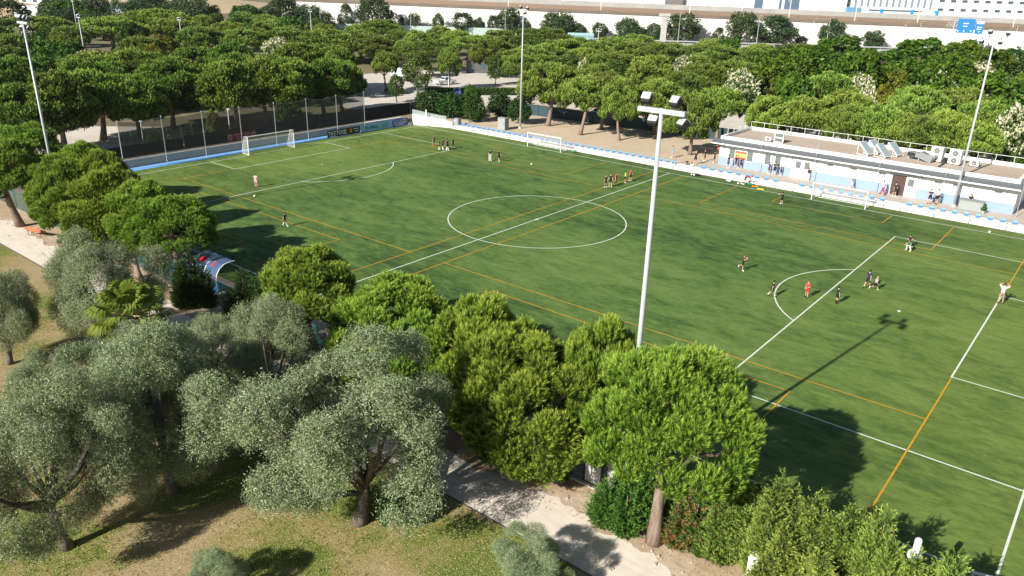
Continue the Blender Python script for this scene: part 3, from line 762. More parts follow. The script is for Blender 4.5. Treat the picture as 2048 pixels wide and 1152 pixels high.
cabinet('small grey cabinet at the left end of the white stand', -40.6, 31.6, 1.0, .7, 1.1)
cabinet('low grey concrete box in front of the clubhouse right of the mast', 33.6, 34.6, 2.4, 1.0, 1.15, ZT, mat('box_grey', (.22, .225, .22), .9, vary=.2))
t = thing('potted_plant', 'small green plant beside the grey concrete box', 'plant', (34.9, 34.2, ZT))
MB().lathe([(.13, 0), (.2, .3)], 10).build('pot', CONC, t)
PLANT_SPOT = t

# thin posts of the ball net in front of the clubhouse
for i, x in enumerate([9.0, 16.0, 23.4, 30.4, 37.9]):
    MB().tube([(x, 35.0, ZT), (x, 35.0, 5.4)], .035, 6).build('net_post', GREYM, None, label='thin grey post in front of the clubhouse wall, %s from the left' % ordinal(i), category='post', group='thin posts in front of the clubhouse')

# ------------------------------------------------------------------ behind the left goal: wall, banners, ball-stop net, dark screen fence
lw_ = MB().box(-50.28, -49.98, -31, 28.3, 0, .94).build('low_wall', mat('grey_block_wall', (.46, .39, .33), .9, vary=.15), None, label='low grey wall behind the left goal and the blue strip', category='wall')
MB().box(-50.33, -49.94, -31, 28.3, .943, 1.02).build('coping', WHITE, lw_)
railing('railing', 'thin grey railing along the blue strip behind the left goal', [(-48.02, -31, 0), (-48.02, 28.2, 0)], .95, 4.2, mat('dark_rail', (.2, .22, .25), .5), .02, (1.0, .5))
t = thing('ball_stop_net', 'tall dark ball-stop net on white posts behind the left goal', 'net')
NETM = mat('dark_netting', (.07, .066, .062), .9, alpha=.6)
ys = [-18.9, -13.43, -7.97, -2.5, 2.97, 8.43, 13.9, 19.3]
for y in ys:
    po = MB().tube([(-49.0, y, 0), (-49.0, y, 6.0)], .05, 8).build('post', GREYM, t)
    MB().ell((-49.0, y, 6.02), (.075, .075, .06), 8, 5).build('post_cap', GREYM, po)
for a, c in zip(ys[:-1], ys[1:]):
    b = MB()
    n = 6
    for i in range(n):
        y0, y1 = a + .07 + (c - a - .14) * i / n, a + .07 + (c - a - .14) * (i + 1) / n
        s0_, s1_ = .25 * math.sin(math.pi * i / n), .25 * math.sin(math.pi * (i + 1) / n)
        b.add([(-49.0, y0, 1.2), (-49.0, y1, 1.2), (-49.0, y1, 5.85 - s1_), (-49.0, y0, 5.85 - s0_)], [(0, 1, 2, 3)])
    b.build('netting', NETM, t)
    MB().tube([(-49.0, a, 5.88), (-49.0, (a + c) / 2, 5.62), (-49.0, c, 5.88)], .025, 5).build('head_rope', RAILG, t)
DARKNET = mat('dark_screen_cloth', (.014, .018, .02), .85, vary=.3)
for i, (a, c, z, lb) in enumerate([(-45, -8.5, 1.5, 'dark screen fence behind the soil strip, left half by the pines'), (-8.3, 14, 1.75, 'dark screen fence behind the left goal'), (14.2, 33.5, 2.0, 'dark screen fence by the far left corner')]):
    t = thing('screen_fence', lb, 'fence', group='dark screen fences behind the left goal')
    MB().box(-53.66, -53.62, a, c, ZT, ZT + z).build('screen_cloth', DARKNET, t)
    n = max(2, int((c - a) / 3))
    for k in range(n + 1):
        y = a + (c - a) * k / n
        MB().tube([(-53.7, y, ZT), (-53.7, y, ZT + z + .08)], .03, 6).build('post', DARKM, t)
t = thing('screen_fence', 'dark screen fence running back from the far left corner', 'fence', group='dark screen fences behind the left goal')
b = MB(); wallseg(b, (-53.6, 33.6), (-49, 46), ZT, ZT + 2, ZT, ZT + 2, Vector((.02, -.01))); b.build('screen_cloth', DARKNET, t)
for k in range(5):
    c = Vector((-53.6, 33.6)).lerp(Vector((-49, 46)), k / 4); MB().tube([(c.x, c.y, ZT), (c.x, c.y, ZT + 2.1)], .03, 6).build('post', DARKM, t)
t = thing('screen_fence', 'dark screen fence in the shade behind the sand playground pines', 'fence', group='dark screen fences behind the left goal')
b = MB(); wallseg(b, (-46, 47.5), (2.5, 52.5), ZT, ZT + 1.9, ZT, ZT + 1.9, Vector((0, .02))); b.build('screen_cloth', mat('teal_screen', (.03, .06, .07), .8), t)
for k in range(17):
    c = Vector((-46, 47.5)).lerp(Vector((2.5, 52.5)), k / 16); MB().tube([(c.x, c.y - .05, ZT), (c.x, c.y - .05, ZT + 2)], .03, 5).build('post', DARKM, t)
# advertising banners on the railing
def banner(label, y0, y1, z0, z1, m):
    t = thing('advertising_banner', label, 'banner', (-47.93, y0, 0))
    MB().box(-.02, .02, 0, y1 - y0, z0, z1).build('sheet', m, t)
    for y in (.02, y1 - y0 - .02): MB().tube([(-.03, y, 0), (-.03, y, z1)], .02, 5).build('post', GREYM, t)
    return t
WL = mat('banner_white', (.75, .75, .75), .7)
TXR = (R(90), 0, R(90))
BLK = mat('banner_black', (.012, .012, .015), .6)
t = banner('black banner reading TATTOO with red and yellow marks', 11.1, 17.35, .12, 1.15, BLK)
text_mesh('TATTOO', WL, .8, (.03, .1, .4), TXR, t, bold=.02)
b = MB()
for y0, y1, z in ((3.1, 3.6, .85), (3.15, 3.55, .6), (3.1, 3.6, .3), (4.9, 6.0, .8), (5.2, 6.0, .45), (.4, 1.6, .16)): b.box(.024, .03, y0, y1, z, z + .12)
b.build('lettering', WL, t)
MB().box(.024, .034, 3.75, 4.15, .3, 1.05).build('red_mark', mat('banner_red', (.3, .03, .02), .6), t)
MB().ell((.024, 4.45, .68), (.01, .25, .34), 10, 6).build('yellow_mark', mat('banner_yellow', (.55, .36, .04), .6), t)
t = banner('light blue banner reading Fe Wash in dark script', 17.5, 24.0, .05, 1.12, mat('banner_sky', (.22, .5, .68), .6))
text_mesh('Fe Wash', mat('banner_navy', (.015, .05, .13), .6), .75, (.03, .9, .42), TXR, t, bold=.008)
b = MB()
for z in (.85, .62, .38): b.box(.024, .03, 4.5, 5.6, z, z + .07)
b.build('lettering', MATS['banner_navy'], t)
t = banner('dark blue banner reading GESTORIA SAN FERMIN in pale letters', 24.1, 27.5, .1, 1.25, mat('banner_blue', (.03, .05, .32), .6))
text_mesh('GESTORIA SAN FERMIN', mat('banner_pale', (.5, .6, .85), .6), .285, (.03, .1, .92), TXR, t, bold=.006)
b = MB()
for y0, y1, z in ((.2, 3.2, .68), (.3, 2.9, .45), (.6, 2.4, .24)): b.box(.024, .03, y0, y1, z, z + .09)
b.build('lettering', WL, t)
t = thing('club_banner', 'maroon banner with a white round crest on the dark fence behind the goal', 'banner', (-53.5, -2.0, ZT))
MB().box(-.02, .02, 0, 4.7, .05, 1.15).build('sheet', mat('maroon_cloth', (.33, .03, .07), .7), t)
for y in (.45, 4.25):
    b = MB(); b.add([(.026, y + .36 * math.cos(a * math.pi / 8), .6 + .42 * math.sin(a * math.pi / 8)) for a in range(16)], [tuple(range(16))])
    cr = b.build('crest', mat('crest_white', (.6, .5, .55), .7), t)
    MB().box(.03, .034, y - .12, y + .12, .42, .8).build('crest_shield', MATS['maroon_cloth'], cr)
b = MB()
for y0, y1, z in ((1.0, 3.7, .8), (1.2, 3.5, .45), (1.5, 3.2, .22)): b.box(.024, .03, y0, y1, z, z + .12)
b.build('lettering', mat('banner_pink', (.6, .4, .45), .7), t)
# rope-and-post play frames behind the fence
GREENP = mat('green_post', (.05, .2, .1), .5)
for i, (x, y) in enumerate([(-57.3, -17), (-57.0, -13.8), (-56.6, -10.6), (-56.2, -7.2), (-55.8, -3.8)]):
    t = thing('play_frame', 'thin green post-and-rope play frame on the pale sand, %s from the left' % ordinal(i), 'play equipment', (x, y, ZT), group='play frames behind the dark fence')
    for dy in (0, 1.6):
        MB().tube([(0, dy, 0), (0, dy, 2.6)], .04, 6).build('post', GREENP, t)
    b = MB()
    for k in range(4): b.tube([(0, 0, .5 + .6 * k), (0, 1.6, .5 + .6 * k)], .02, 5)
    b.build('rope', mat('rope', (.3, .28, .25), .8), t)

# near side: green wire fence of the pitch and the white gate panels
GRF = mat('green_fence_paint', (.02, .14, .12), .5)
TEAL = mat('green_mesh', (.02, .1, .09), .6, alpha=.3)
for i, (a, c) in enumerate([(-60, -32.5), (-32.3, -22), (-21.8, -6), (-5.8, 10), (10.2, 26.5), (31.2, 50)]):
    t = thing('wire_fence', 'green wire fence between path and pitch, %s section from the left' % ordinal(i), 'fence', group='green wire fence along the near touchline')
    MB().box(a, c, -33.92, -33.9, .05, 1.95).build('wire_mesh', TEAL, t)
    n = int((c - a) / 2.6)
    for k in range(n + 1):
        x = a + (c - a) * k / n; MB().tube([(x, -33.95, 0), (x, -33.95, 2.05)], .03, 6).build('post', GRF, t)
    b = MB(); b.tube([(a, -33.95, 1.98), (c, -33.95, 1.98)], .02, 5); b.build('rail', GRF, t)
t = thing('gate', 'white slatted gate with dark green posts under the nearest pine', 'gate', (29.0, -33.95, 0))
for a, c in ((.05, .95), (1.3, 3.0)):
    b = MB()
    for k in range(int((c - a) / .08)): b.box(a + k * .08, a + k * .08 + .07, -.02, .02, .12, 1.85)
    b.build('panel', mat('shade_greyed_white', (.5, .51, .5), .7, vary=.2, scale=2), t)  # white greyed down, partial shade on the gate put into its colour
for x in (0.98, 1.26, -.02): MB().box(x - .03, x + .03, -.06, .06, 0, 1.95).build('post', mat('dark_green_post', (.01, .05, .04), .5), t)
MB().box(-1.6, 3.1, -.28, -.09, 0, .1).build('plinth', CONC, t)
for i, (x, y) in enumerate([(36.05, -34.3), (36.35, -34.6)]):
    MB().tube([(x, y, 0), (x + .05, y, 1.1 + .3 * i)], .03, 6).build('fence_post', GRF, None, label=['short teal post left of the big cypress bushes', 'taller teal post left of the big cypress bushes'][i], category='post')
t = thing('electric_box', 'white metal box almost hidden by the cypress bushes', 'cabinet', (38.6, -35.2, 0))
MB().bbox(-.55, .55, -.25, .25, 0, 1.45, .03).build('casing', WHITE, t); dd = MB().box(-.45, .45, -.28, -.253, .15, 1.3).build('door', WHITE, t)
MB().box(.3, .34, -.32, -.282, .6, .8).build('handle', DARKM, dd)
# ------------------------------------------------------------------ floodlight masts
LAMPBACK = mat('lamp_shell', (.5, .52, .55), .4, .2)
LAMPGLASS = mat('lamp_glass', (.05, .06, .07), .12)
POLE = mat('mast_paint', (.45, .47, .5), .45, .1, vary=.05)
def mast(name, label, x, y, z, H, face, lamps, bar=2.1, r=(.15, .08), group='floodlight masts', small=False):
    """face = +1 lamps look to +Y, -1 to -Y"""
    t = thing(name, label, 'floodlight', (x, y, z), 0 if face > 0 else math.pi, group)
    n = 14
    MB().tube([(0, 0, 0), (0, 0, H * .5), (0, 0, H)], [r[0], (r[0] + r[1]) / 2, r[1]], n).build('pole', POLE, t, True)
    MB().lathe([(r[0] * 2.1, 0), (r[0] * 2.1, .05), (r[0] * 1.2, .3)], 12).build('base', CONC, t)
    MB().bbox(-bar / 2, bar / 2, -.1, .1, H - .22, H - .02, .02).build('crossbar', POLE, t)
    for (lx, lz, tilt, yaw) in lamps:
        M = Matrix.Translation((lx, .12, H - .1 + lz)) @ Matrix.Scale(.68 if not small else .6, 4) @ Matrix.Rotation(R(yaw), 4, 'Z') @ Matrix.Rotation(R(-tilt), 4, 'X')
        b = MB(); b.bbox(-.29, .29, -.14, .3, -.27, .27, .04)
        for k in range(5): b.box(-.26, .26, -.1 + .07 * k, -.075 + .07 * k, -.31, -.272)
        o = b.build('floodlight_head', [DARKM], t); o.matrix_local = M
        b = MB(); b.bbox(-.28, .28, -.2, -.143, -.18, .25, .02); b.bbox(-.27, .27, -.143, .28, .273, .3, .008)
        sh_ = b.build('back_shell', LAMPBACK, o)
        MB().tube([(0, -.202, .05), (0, -.25, .05)], .085, 10).build('cable_gland', GREYM, sh_)
        MB().bbox(-.26, .26, .303, .32, -.22, .22, .006).build('glass', LAMPGLASS, o)
        b = MB(); b.tube([(lx, .1, H - .12), (lx, .15, H - .1 + lz - .2 * np.sign(lz))], .035, 5); b.build('bracket', DARKM, t)
    return t
L4 = [(-.78, .42, 38, 6), (.5, .4, 38, -12), (-.4, -.42, 42, 8), (.9, -.4, 40, -28)]
mast('floodlight_mast', 'tall white floodlight mast in the middle of the photo with four lamp boxes', 31.25, -33.75, 0, 18.55, 1, L4)
mast('floodlight_mast', 'tall white floodlight mast at the upper left in front of the pines', -31.0, -33.5, 0, 18.6, 1, [(-.8, .4, 38, 10), (.2, .42, 38, -8), (-.6, -.38, 40, 10), (.75, -.4, 40, -20), (.95, .36, 35, -25)], group='floodlight masts')
mast('floodlight_mast', 'slim white floodlight mast standing on the sand playground', -31.6, 36.7, ZT, 18.1, -1, [(-.9, .3, 38, 10), (.4, .4, 38, -8), (-.4, -.4, 40, 10), (.9, -.35, 40, -20)])
mast('floodlight_mast', 'tall white floodlight mast in front of the clubhouse at the right', 31.9, 34.9, ZT, 18.2, -1, [(-1.1, .45, 38, 10), (.5, .5, 38, -8), (-.6, -.45, 40, 10), (1.1, -.5, 40, -20)], bar=2.6)
far = [(-134.7, 15.1, 12.5, 'thin floodlight mast rising out of the pines right of the left mast'), (-205, 44, 13, 'thin distant floodlight mast with two lamps, behind the left pines'),
       (-150, 46, 10.5, 'thin grey floodlight mast beside the yellow-green tree'), (-148, 85, 12, 'thin grey mast above the pines behind the left goal'),
       (-71, 118.5, 10, 'thin white pole above the pines right of the middle mast')]
for x, y, h, lb in far:
    mast('floodlight_mast', lb, x, y, ZT, h, 1, [(-.8, .35, 40, 20), (.8, .35, 40, -20), (0, .5, 40, 0)], 1.8, (.13, .08), 'thin floodlight masts in the park')

# street and park lamps
def park_lamp(label, x, y, z, h, kind):
    t = thing('street_lamp', label, 'street lamp', (x, y, z))
    MB().tube([(0, 0, 0), (0, 0, .5), (0, 0, h)], [.11, .075, .06], 10).build('pole', WHITE, t, True)
    MB().lathe([(.2, 0), (.2, .06), (.11, .25)], 10).build('base', GREYM, t)
    if kind == 'globe':
        MB().ell((0, 0, h + .18), (.27, .27, .27), 18, 12).build('globe', mat('milk_glass', (.82, .82, .82), .3), t, True)
        MB().lathe([(.13, 0), (.13, .5), (.1, .56)], 12, (0, 0, h + .4)).build('cap', mat('lamp_cap', (.7, .72, .72), .4), t)
    elif kind == 'dish':
        for s in (-1, 1):
            b = MB().tube([(0, 0, h - .15), (s * .35, 0, h + .05), (s * .5, 0, h)], .03, 6); b.build('arm', GREYM, t)
            b = MB().lathe([(.06, .16), (.22, .1), (.3, 0), (.28, -.03)][::-1], 14, (s * .55, 0, h)); b.build('lamp_shade', WHITE, t, True)
    else:
        b = MB().bbox(-.15, .6, -.14, .14, h - .05, h + .1, .04); b.build('lamp_head', GREYM, t)
    return t
park_lamp('white globe street lamp among the cypress bushes in the lower right corner', 43.55, -33.75, 0, 3.3, 'globe')
park_lamp('lamp post with two white dish shades between the left pines', -22.6, -35.0, 0, 4.1, 'dish')
park_lamp('white lamp post behind the maroon banner', -55.6, -.2, ZT, 4.2, 'head')
park_lamp('white lamp post on the pale sand beside a pine trunk', -57.5, -12, ZT, 3.6, 'head')
park_lamp('white lamp post behind the ball-stop net near its far end', -57, 12.5, ZT, 4.4, 'head')
park_lamp('white lamp post in the car park in front of the pickup', -70.5, 61.0, ZT, 4.6, 'head')
park_lamp('white lamp post in the car park left of the fresh green tree', -76, 88, ZT, 4.2, 'head')
park_lamp('white lamp post among the blossoming trees at the right edge', 33.4, 62, ZT, 8.0, 'head')

# ------------------------------------------------------------------ goals
NETW = mat('white_net', (.7, .7, .7), .8, alpha=.2)
def goal(label, x, y, rz, w, h, d, r=.06):
    t = thing('football_goal', label, 'goal', (x, y, .01), rz, 'white football goals')
    for s in (-1, 1): MB().tube([(s * w / 2, 0, 0), (s * w / 2, 0, h - r)], r, 10).build('post', WHITE, t)
    MB().tube([(-w / 2 - r, 0, h), (w / 2 + r, 0, h)], r, 10).build('crossbar', WHITE, t)
    b = MB()
    for s in (-1, 1):
        b.tube([(s * w / 2, .05, h), (s * w / 2, d * .45, h - .03), (s * w / 2, d, .05)], .025, 6)
        b.tube([(s * w / 2, 0, .04), (s * w / 2, d, .04)], .025, 6)
    b.tube([(-w / 2, d, .04), (w / 2, d, .04)], .025, 6)
    b.build('frame', WHITE, t)
    b = MB(); e = .03
    A = lambda s: [(s * (w / 2 - e), .06, .06), (s * (w / 2 - e), d - .05, .06), (s * (w / 2 - e), d * .45, h - .07), (s * (w / 2 - e), .06, h - .05)]
    a1, a2 = A(-1), A(1)
    b.add(a1, [(0, 1, 2, 3)]); b.add(a2, [(3, 2, 1, 0)])
    b.add([a1[1], a2[1], a2[2], a1[2]], [(0, 1, 2, 3)]); b.add([a1[2], a2[2], a2[3], a1[3]], [(0, 1, 2, 3)])
    # cords of the net
    for k in range(int(w / .6)):
        xx = -w / 2 + .3 + k * .6
        b.tube([(xx, .06, h - .06), (xx, d * .45, h - .08), (xx, d - .05, .07)], .008, 3, cap=False)
    for k in range(1, 5):
        f = k / 5; yy = d * .45 + (d * .55 - .05) * f; zz = (h - .08) * (1 - f) + .07 * f
        b.tube([(-w / 2, yy, zz), (w / 2, yy, zz)], .008, 3, cap=False)
    b.build('net', NETW, t)
    return t
goal('big white goal on the left goal line in front of the blue strip', -46.15, .2, R(90), 7.32, 2.44, 1.7)
goal('white small-sided goal on the far touchline in front of the sand', -20.6, 28.45, 0, 6, 2.0, 1.5, .05)
goal('white small-sided goal on the far touchline in front of the clubhouse', 21.3, 28.5, 0, 6, 2.0, 1.5, .05)
goal('white goal half hidden behind the pines on the near touchline', -.7, -29.2, R(180), 4.4, 2.0, 1.5, .05)
goal('white goal cut off in the lower right corner by the cypresses', 48.2, -28.9, R(196), 6, 1.0, 1.0, .05)

# ------------------------------------------------------------------ dugout
t = thing('dugout', 'team dugout with curved clear roof and blue bench, between dark conifers', 'dugout', (-5.9, -31.6, 0), 0)
CLEAR = mat('scratched_clear_sheet', (.1, .17, .3), .22, spec=.5, alpha=.6)
Ld = 8.6
arcp = [(-1.1, .55), (-1.12, 1.0), (-1.0, 1.5), (-.72, 1.9), (-.3, 2.15), (.2, 2.22), (.6, 2.2)]
b = MB()
for (y0, z0), (y1, z1) in zip(arcp[:-1], arcp[1:]): b.add([(-Ld, y0, z0), (0, y0, z0), (0, y1, z1), (-Ld, y1, z1)], [(0, 1, 2, 3)])
b.build('roof_sheet', CLEAR, t)
for k in range(6):
    x = -Ld * k / 5
    MB().tube([(x, y, z + .02) for y, z in [(-1.1, .0)] + arcp], .035, 6).build('rib', WHITE, t)
MB().bbox(-Ld, 0, -1.05, -.55, .42, .5, .02).build('bench_seat', BLUE, t)
MB().bbox(-Ld, 0, -1.18, -1.125, .02, .6, .01).build('base_panel', BLUE, t)
MB().bbox(-Ld, .25, -1.05, .4, .0, .08, .02).build('floor', CONC, t)
for x in (-.15, -2.9, -5.8, -8.4): MB().box(x - .05, x + .05, -1.0, -.6, .081, .418).build('leg', GREYM, t)
for x, w in ((-1.05, .35), (-2.6, .9)):
    (y0, z0), (y1, z1) = arcp[3], arcp[4]
    n_ = Vector((0, -(z1 - z0), (y1 - y0))).normalized() * .02
    b = MB().add([(x - w / 2, y0 + n_.y, z0 + n_.z), (x + w / 2, y0 + n_.y, z0 + n_.z), (x + w / 2 - .1, y1 + n_.y, z1 + n_.z), (x - w / 2 + .1, y1 + n_.y, z1 + n_.z)], [(0, 1, 2, 3)])
    b.build('red_sticker', mat('sticker_red', (.6, .03, .06), .4), t)
# second dugout glimpsed between the pines
t = thing('shelter', 'small blue-topped shelter glimpsed behind a pine trunk', 'shelter', (9.6, -32.3, 0), 0)
MB().bbox(-.8, 1.2, -.6, .6, 2.0, 2.15, .03).build('roof', mat('royal_blue', (.02, .07, .5), .5), t)
MB().box(-.8, 1.2, -.62, -.58, .3, 1.9).build('back_panel', mat('glass_panel', (.25, .33, .38), .2), t)
for x in (-.78, 1.18):
    for y in (-.55, .55): MB().tube([(x, y, 0), (x, y, 2.0)], .035, 6).build('post', GREYM, t)

# ------------------------------------------------------------------ benches, bollards
t = thing('park_bench', 'red-orange slatted park bench on the sand beside the left path', 'bench', (-30.3, -36.1, 0), R(200))
OR = mat('red_orange_slats', (.62, .13, .05), .5)
b = MB()
for k in range(4): b.bbox(-.85, .85, -.22 + .12 * k, -.12 + .12 * k, .43, .46, .008)
b.build('seat', OR, t)
b = MB()
for k in range(3): b.obox((0, .3 + .03 * k, .58 + .13 * k), (.85, 0, 0), (0, .012, .003), (0, -.012, .05))
b.build('backrest', OR, t)
for x in (-.75, .75):
    b = MB(); b.tube([(x, -.22, 0), (x, -.22, .66), (x, .25, .66)], .025, 6); b.tube([(x, .28, 0), (x, .28, .45), (x, .4, .95)], .025, 6); b.tube([(x, -.22, .42), (x, .3, .42)], .022, 6)
    b.build('leg', DARKM, t)

# ------------------------------------------------------------------ people
SKIN = mat('skin', (.52, .31, .21), .55, vary=.04)
SHOE = mat('white_shoe', (.65, .65, .63), .6)
def pose_joints(P):
    """joints of a 1.75 m figure facing +Y; angles in degrees"""
    J = {}
    lean = R(P.get('lean', 0)); tw = R(P.get('twist', 0))
    def up(v, l=lean): return Vector((v[0], v[1] * math.cos(l) + v[2] * math.sin(l), v[2] * math.cos(l) - v[1] * math.sin(l)))
    pel = Vector((0, 0, 0))
    J['pel'] = pel; J['waist'] = pel + up((0, 0, .16)); J['chest'] = pel + up((0, 0, .38)); J['neck'] = pel + up((0, .005, .53))
    hl = lean + R(P.get('nod', 0))
    J['chin'] = J['neck'] + up((0, .02, .10), hl); J['head'] = J['neck'] + up((0, .03, .19), hl); J['top'] = J['neck'] + up((0, .01, .285), hl)
    for s, k in ((-1, 'l'), (1, 'r')):
        fwd, out, bend, inn = P.get('arm_' + k, P.get('arm', (5, 8, 12, 0)))
        sh = pel + up((s * .185, 0, .475)); J['sh' + k] = sh
        d = Vector((s * math.sin(R(out)), math.sin(R(fwd)) * math.cos(R(out)), -math.cos(R(fwd)) * math.cos(R(out))))
        J['el' + k] = sh + d * .285
        f2 = fwd + bend
        d2 = Vector((-s * math.sin(R(inn)) if inn else s * math.sin(R(out)) * .5, math.sin(R(f2)) * math.cos(R(inn)), -math.cos(R(f2)) * math.cos(R(inn))))
        J['wr' + k] = J['el' + k] + d2.normalized() * .25; J['ha' + k] = J['wr' + k] + d2.normalized() * .09
        J['hd' + k] = d2.normalized()
        hf, ho, kb = P.get('leg_' + k, P.get('leg', (0, 4, 0)))
        hp = pel + Vector((s * .095, 0, -.04)); J['hp' + k] = hp
        d = Vector((s * math.sin(R(ho)), math.sin(R(hf)) * math.cos(R(ho)), -math.cos(R(hf)) * math.cos(R(ho))))
        J['kn' + k] = hp + d * .43
        sf = hf - kb
        d2 = Vector((s * math.sin(R(ho)) * .4, math.sin(R(sf)), -math.cos(R(sf)))).normalized()
        J['an' + k] = J['kn' + k] + d2 * .41
        ff = R(P.get('foot_' + k, 0) + (0 if kb < 60 else -20) + (sf if sf < -25 else 0))
        J['to' + k] = J['an' + k] + Vector((s * .03, math.cos(ff) * .17, -.045 + math.sin(ff) * .17))
        J['he' + k] = J['an' + k] + Vector((0, -.045, -.04))
    low = min(min(J[a + k].z for a in ('to', 'he')) for k in 'lr')
    if P.get('sit'): low = J['pel'].z - P['sit']
    dz = -low + .035 if not P.get('sit') else -low
    for k, v in J.items():
        if not k.startswith('hd'): J[k] = v + Vector((0, 0, dz))
    return J
BONES = [('pel', 'waist', .125, .115), ('waist', 'chest', .115, .135), ('chest', 'neck', .135, .055), ('neck', 'chin', .052, .07), ('chin', 'head', .07, .095), ('head', 'top', .095, .06)]
for k in 'lr':
    BONES += [('chest', 'sh' + k, .11, .062), ('sh' + k, 'el' + k, .056, .042), ('el' + k, 'wr' + k, .042, .029), ('wr' + k, 'ha' + k, .03, .036),
              ('pel', 'hp' + k, .12, .098), ('hp' + k, 'kn' + k, .092, .058), ('kn' + k, 'an' + k, .058, .038), ('an' + k, 'to' + k, .042, .032), ('an' + k, 'he' + k, .04, .03)]
def body_mesh(name, J, extra):
    idx, verts, rad = {}, [], []
    order = ['pel', 'waist', 'chest', 'neck', 'chin', 'head', 'top'] + [a + k for k in 'lr' for a in ('sh', 'el', 'wr', 'ha', 'hp', 'kn', 'an', 'to', 'he')]
    RD = dict(pel=.125, waist=.112, chest=.13, neck=.052, chin=.072, head=.094, top=.058, sh=.06, el=.042, wr=.029, ha=.036, hp=.096, kn=.057, an=.038, to=.03, he=.032)
    for k in order:
        idx[k] = len(verts); verts.append(J[k][:]); rad.append(RD.get(k, RD.get(k[:2])))
    edges = [(idx[a], idx[b_]) for a, b_, _, _ in BONES]
    me = bpy.data.meshes.new(name + '_rig'); me.from_pydata(verts, edges, [])
    o = bpy.data.objects.new('tmp_body', me); COL.objects.link(o)
    sk = o.modifiers.new('skin', 'SKIN'); sk.use_smooth_shade = True; sk.branch_smoothing = .6
    for v, r in zip(me.skin_vertices[0].data, rad): v.radius = (r, r)
    me.skin_vertices[0].data[idx['pel']].use_root = True
    ss = o.modifiers.new('sub', 'SUBSURF'); ss.levels = 1; ss.render_levels = 1
    bpy.context.view_layer.update()
    out = bpy.data.meshes.new_from_object(o.evaluated_get(bpy.context.evaluated_depsgraph_get()))
    bpy.data.objects.remove(o); bpy.data.meshes.remove(me)
    bm = bmesh.new(); bm.from_mesh(out)
    # fingers, nose and ears grow out of the same mesh
    def add_mb(m_):
        vs_ = [bm.verts.new(v) for v in m_.v]
        for f in m_.f:
            try: bm.faces.new([vs_[i] for i in f])
            except ValueError: pass
    m_ = MB()
    for k, s in (('l', -1), ('r', 1)):
        d = J['hd' + k]; side = d.cross(Vector((s, 0, 0))); side = side.normalized() if side.length > .1 else Vector((0, 1, 0))
        pn = d.cross(side).normalized()
        for i, ln in enumerate((.06, .072, .066, .052)):
            p0 = J['ha' + k] + side * (.027 - .018 * i) - d * .01
            m_.tube([p0, p0 + d * ln * .6 + pn * .004, p0 + d * ln + pn * .018], [.0095, .009, .007], 5)
        p0 = J['wr' + k] + d * .035 + side * .028
        m_.tube([p0, p0 + side * .03 + d * .025, p0 + side * .032 + d * .055], [.011, .01, .008], 5)
    hz = (J['top'] - J['chin']).normalized(); hy = hz.cross(Vector((1, 0, 0))).normalized() * -1
    if hy.y < 0 and abs(hy.z) < .8: hy = -hy
    c = J['head'] - hz * .015
    m_.tube([c + hy * .085 + hz * .02, c + hy * .112 - hz * .02, c + hy * .09 - hz * .03], [.009, .015, .009], 5)
    for s in (-1, 1): m_.ell(tuple(c + Vector((s * .093, 0, 0)) - hz * .005), (.014, .022, .032), 6, 5)
    add_mb(m_)
    bm.normal_update()
    bm.to_mesh(out); bm.free()
    out.name = name
    return out, (c, hy, hz)
def seg_dist(p, a, b_):
    ab = b_ - a; t_ = max(0, min(1, (p - a).dot(ab) / max(1e-9, ab.length_squared)))
    return (p - a - ab * t_).length, t_
def region(p, J):
    best = (9, '', 0)
    for a, b_, ra, rb in BONES:
        d, t_ = seg_dist(p, J[a], J[b_]); d -= (ra + (rb - ra) * t_)
        if d < best[0]: best = (d, a + '-' + b_, t_)
    return best[1], best[2]
def sub_cloth(src, J, test, off, name, m):
    """garment: the body's own faces in a region, lifted off the skin and closed at its hems"""
    bm = bmesh.new(); bm.from_mesh(src)
    kill = [f for f in bm.faces if not test(*region(f.calc_center_median(), J))]
    bmesh.ops.delete(bm, geom=kill, context='FACES')
    bm.normal_update()
    for v in bm.verts: v.co += v.normal * off
    me = bpy.data.meshes.new(name); bm.to_mesh(me); bm.free()
    me.materials.clear(); me.materials.append(m)
    return me
def t_shirt(b_, t_):
    return b_ in ('pel-waist', 'waist-chest') or (b_ == 'chest-neck' and t_ < .8) or b_.startswith('chest-sh') or (b_[:2] == 'sh' and t_ < .55)
def t_shorts(b_, t_):
    return b_.startswith('pel-hp') or (b_[:2] == 'hp' and t_ < .72) or (b_ == 'pel-waist' and t_ < .35)
def t_trousers(b_, t_): return b_.startswith('pel-hp') or b_[:2] == 'hp' or (b_[:2] == 'kn' and t_ < .92) or (b_ == 'pel-waist' and t_ < .35)
def t_shoe(b_, t_): return b_[:2] == 'an' or (b_[:2] == 'kn' and t_ > .9)
def t_sock(b_, t_): return b_[:2] == 'kn' and .2 < t_ < .92
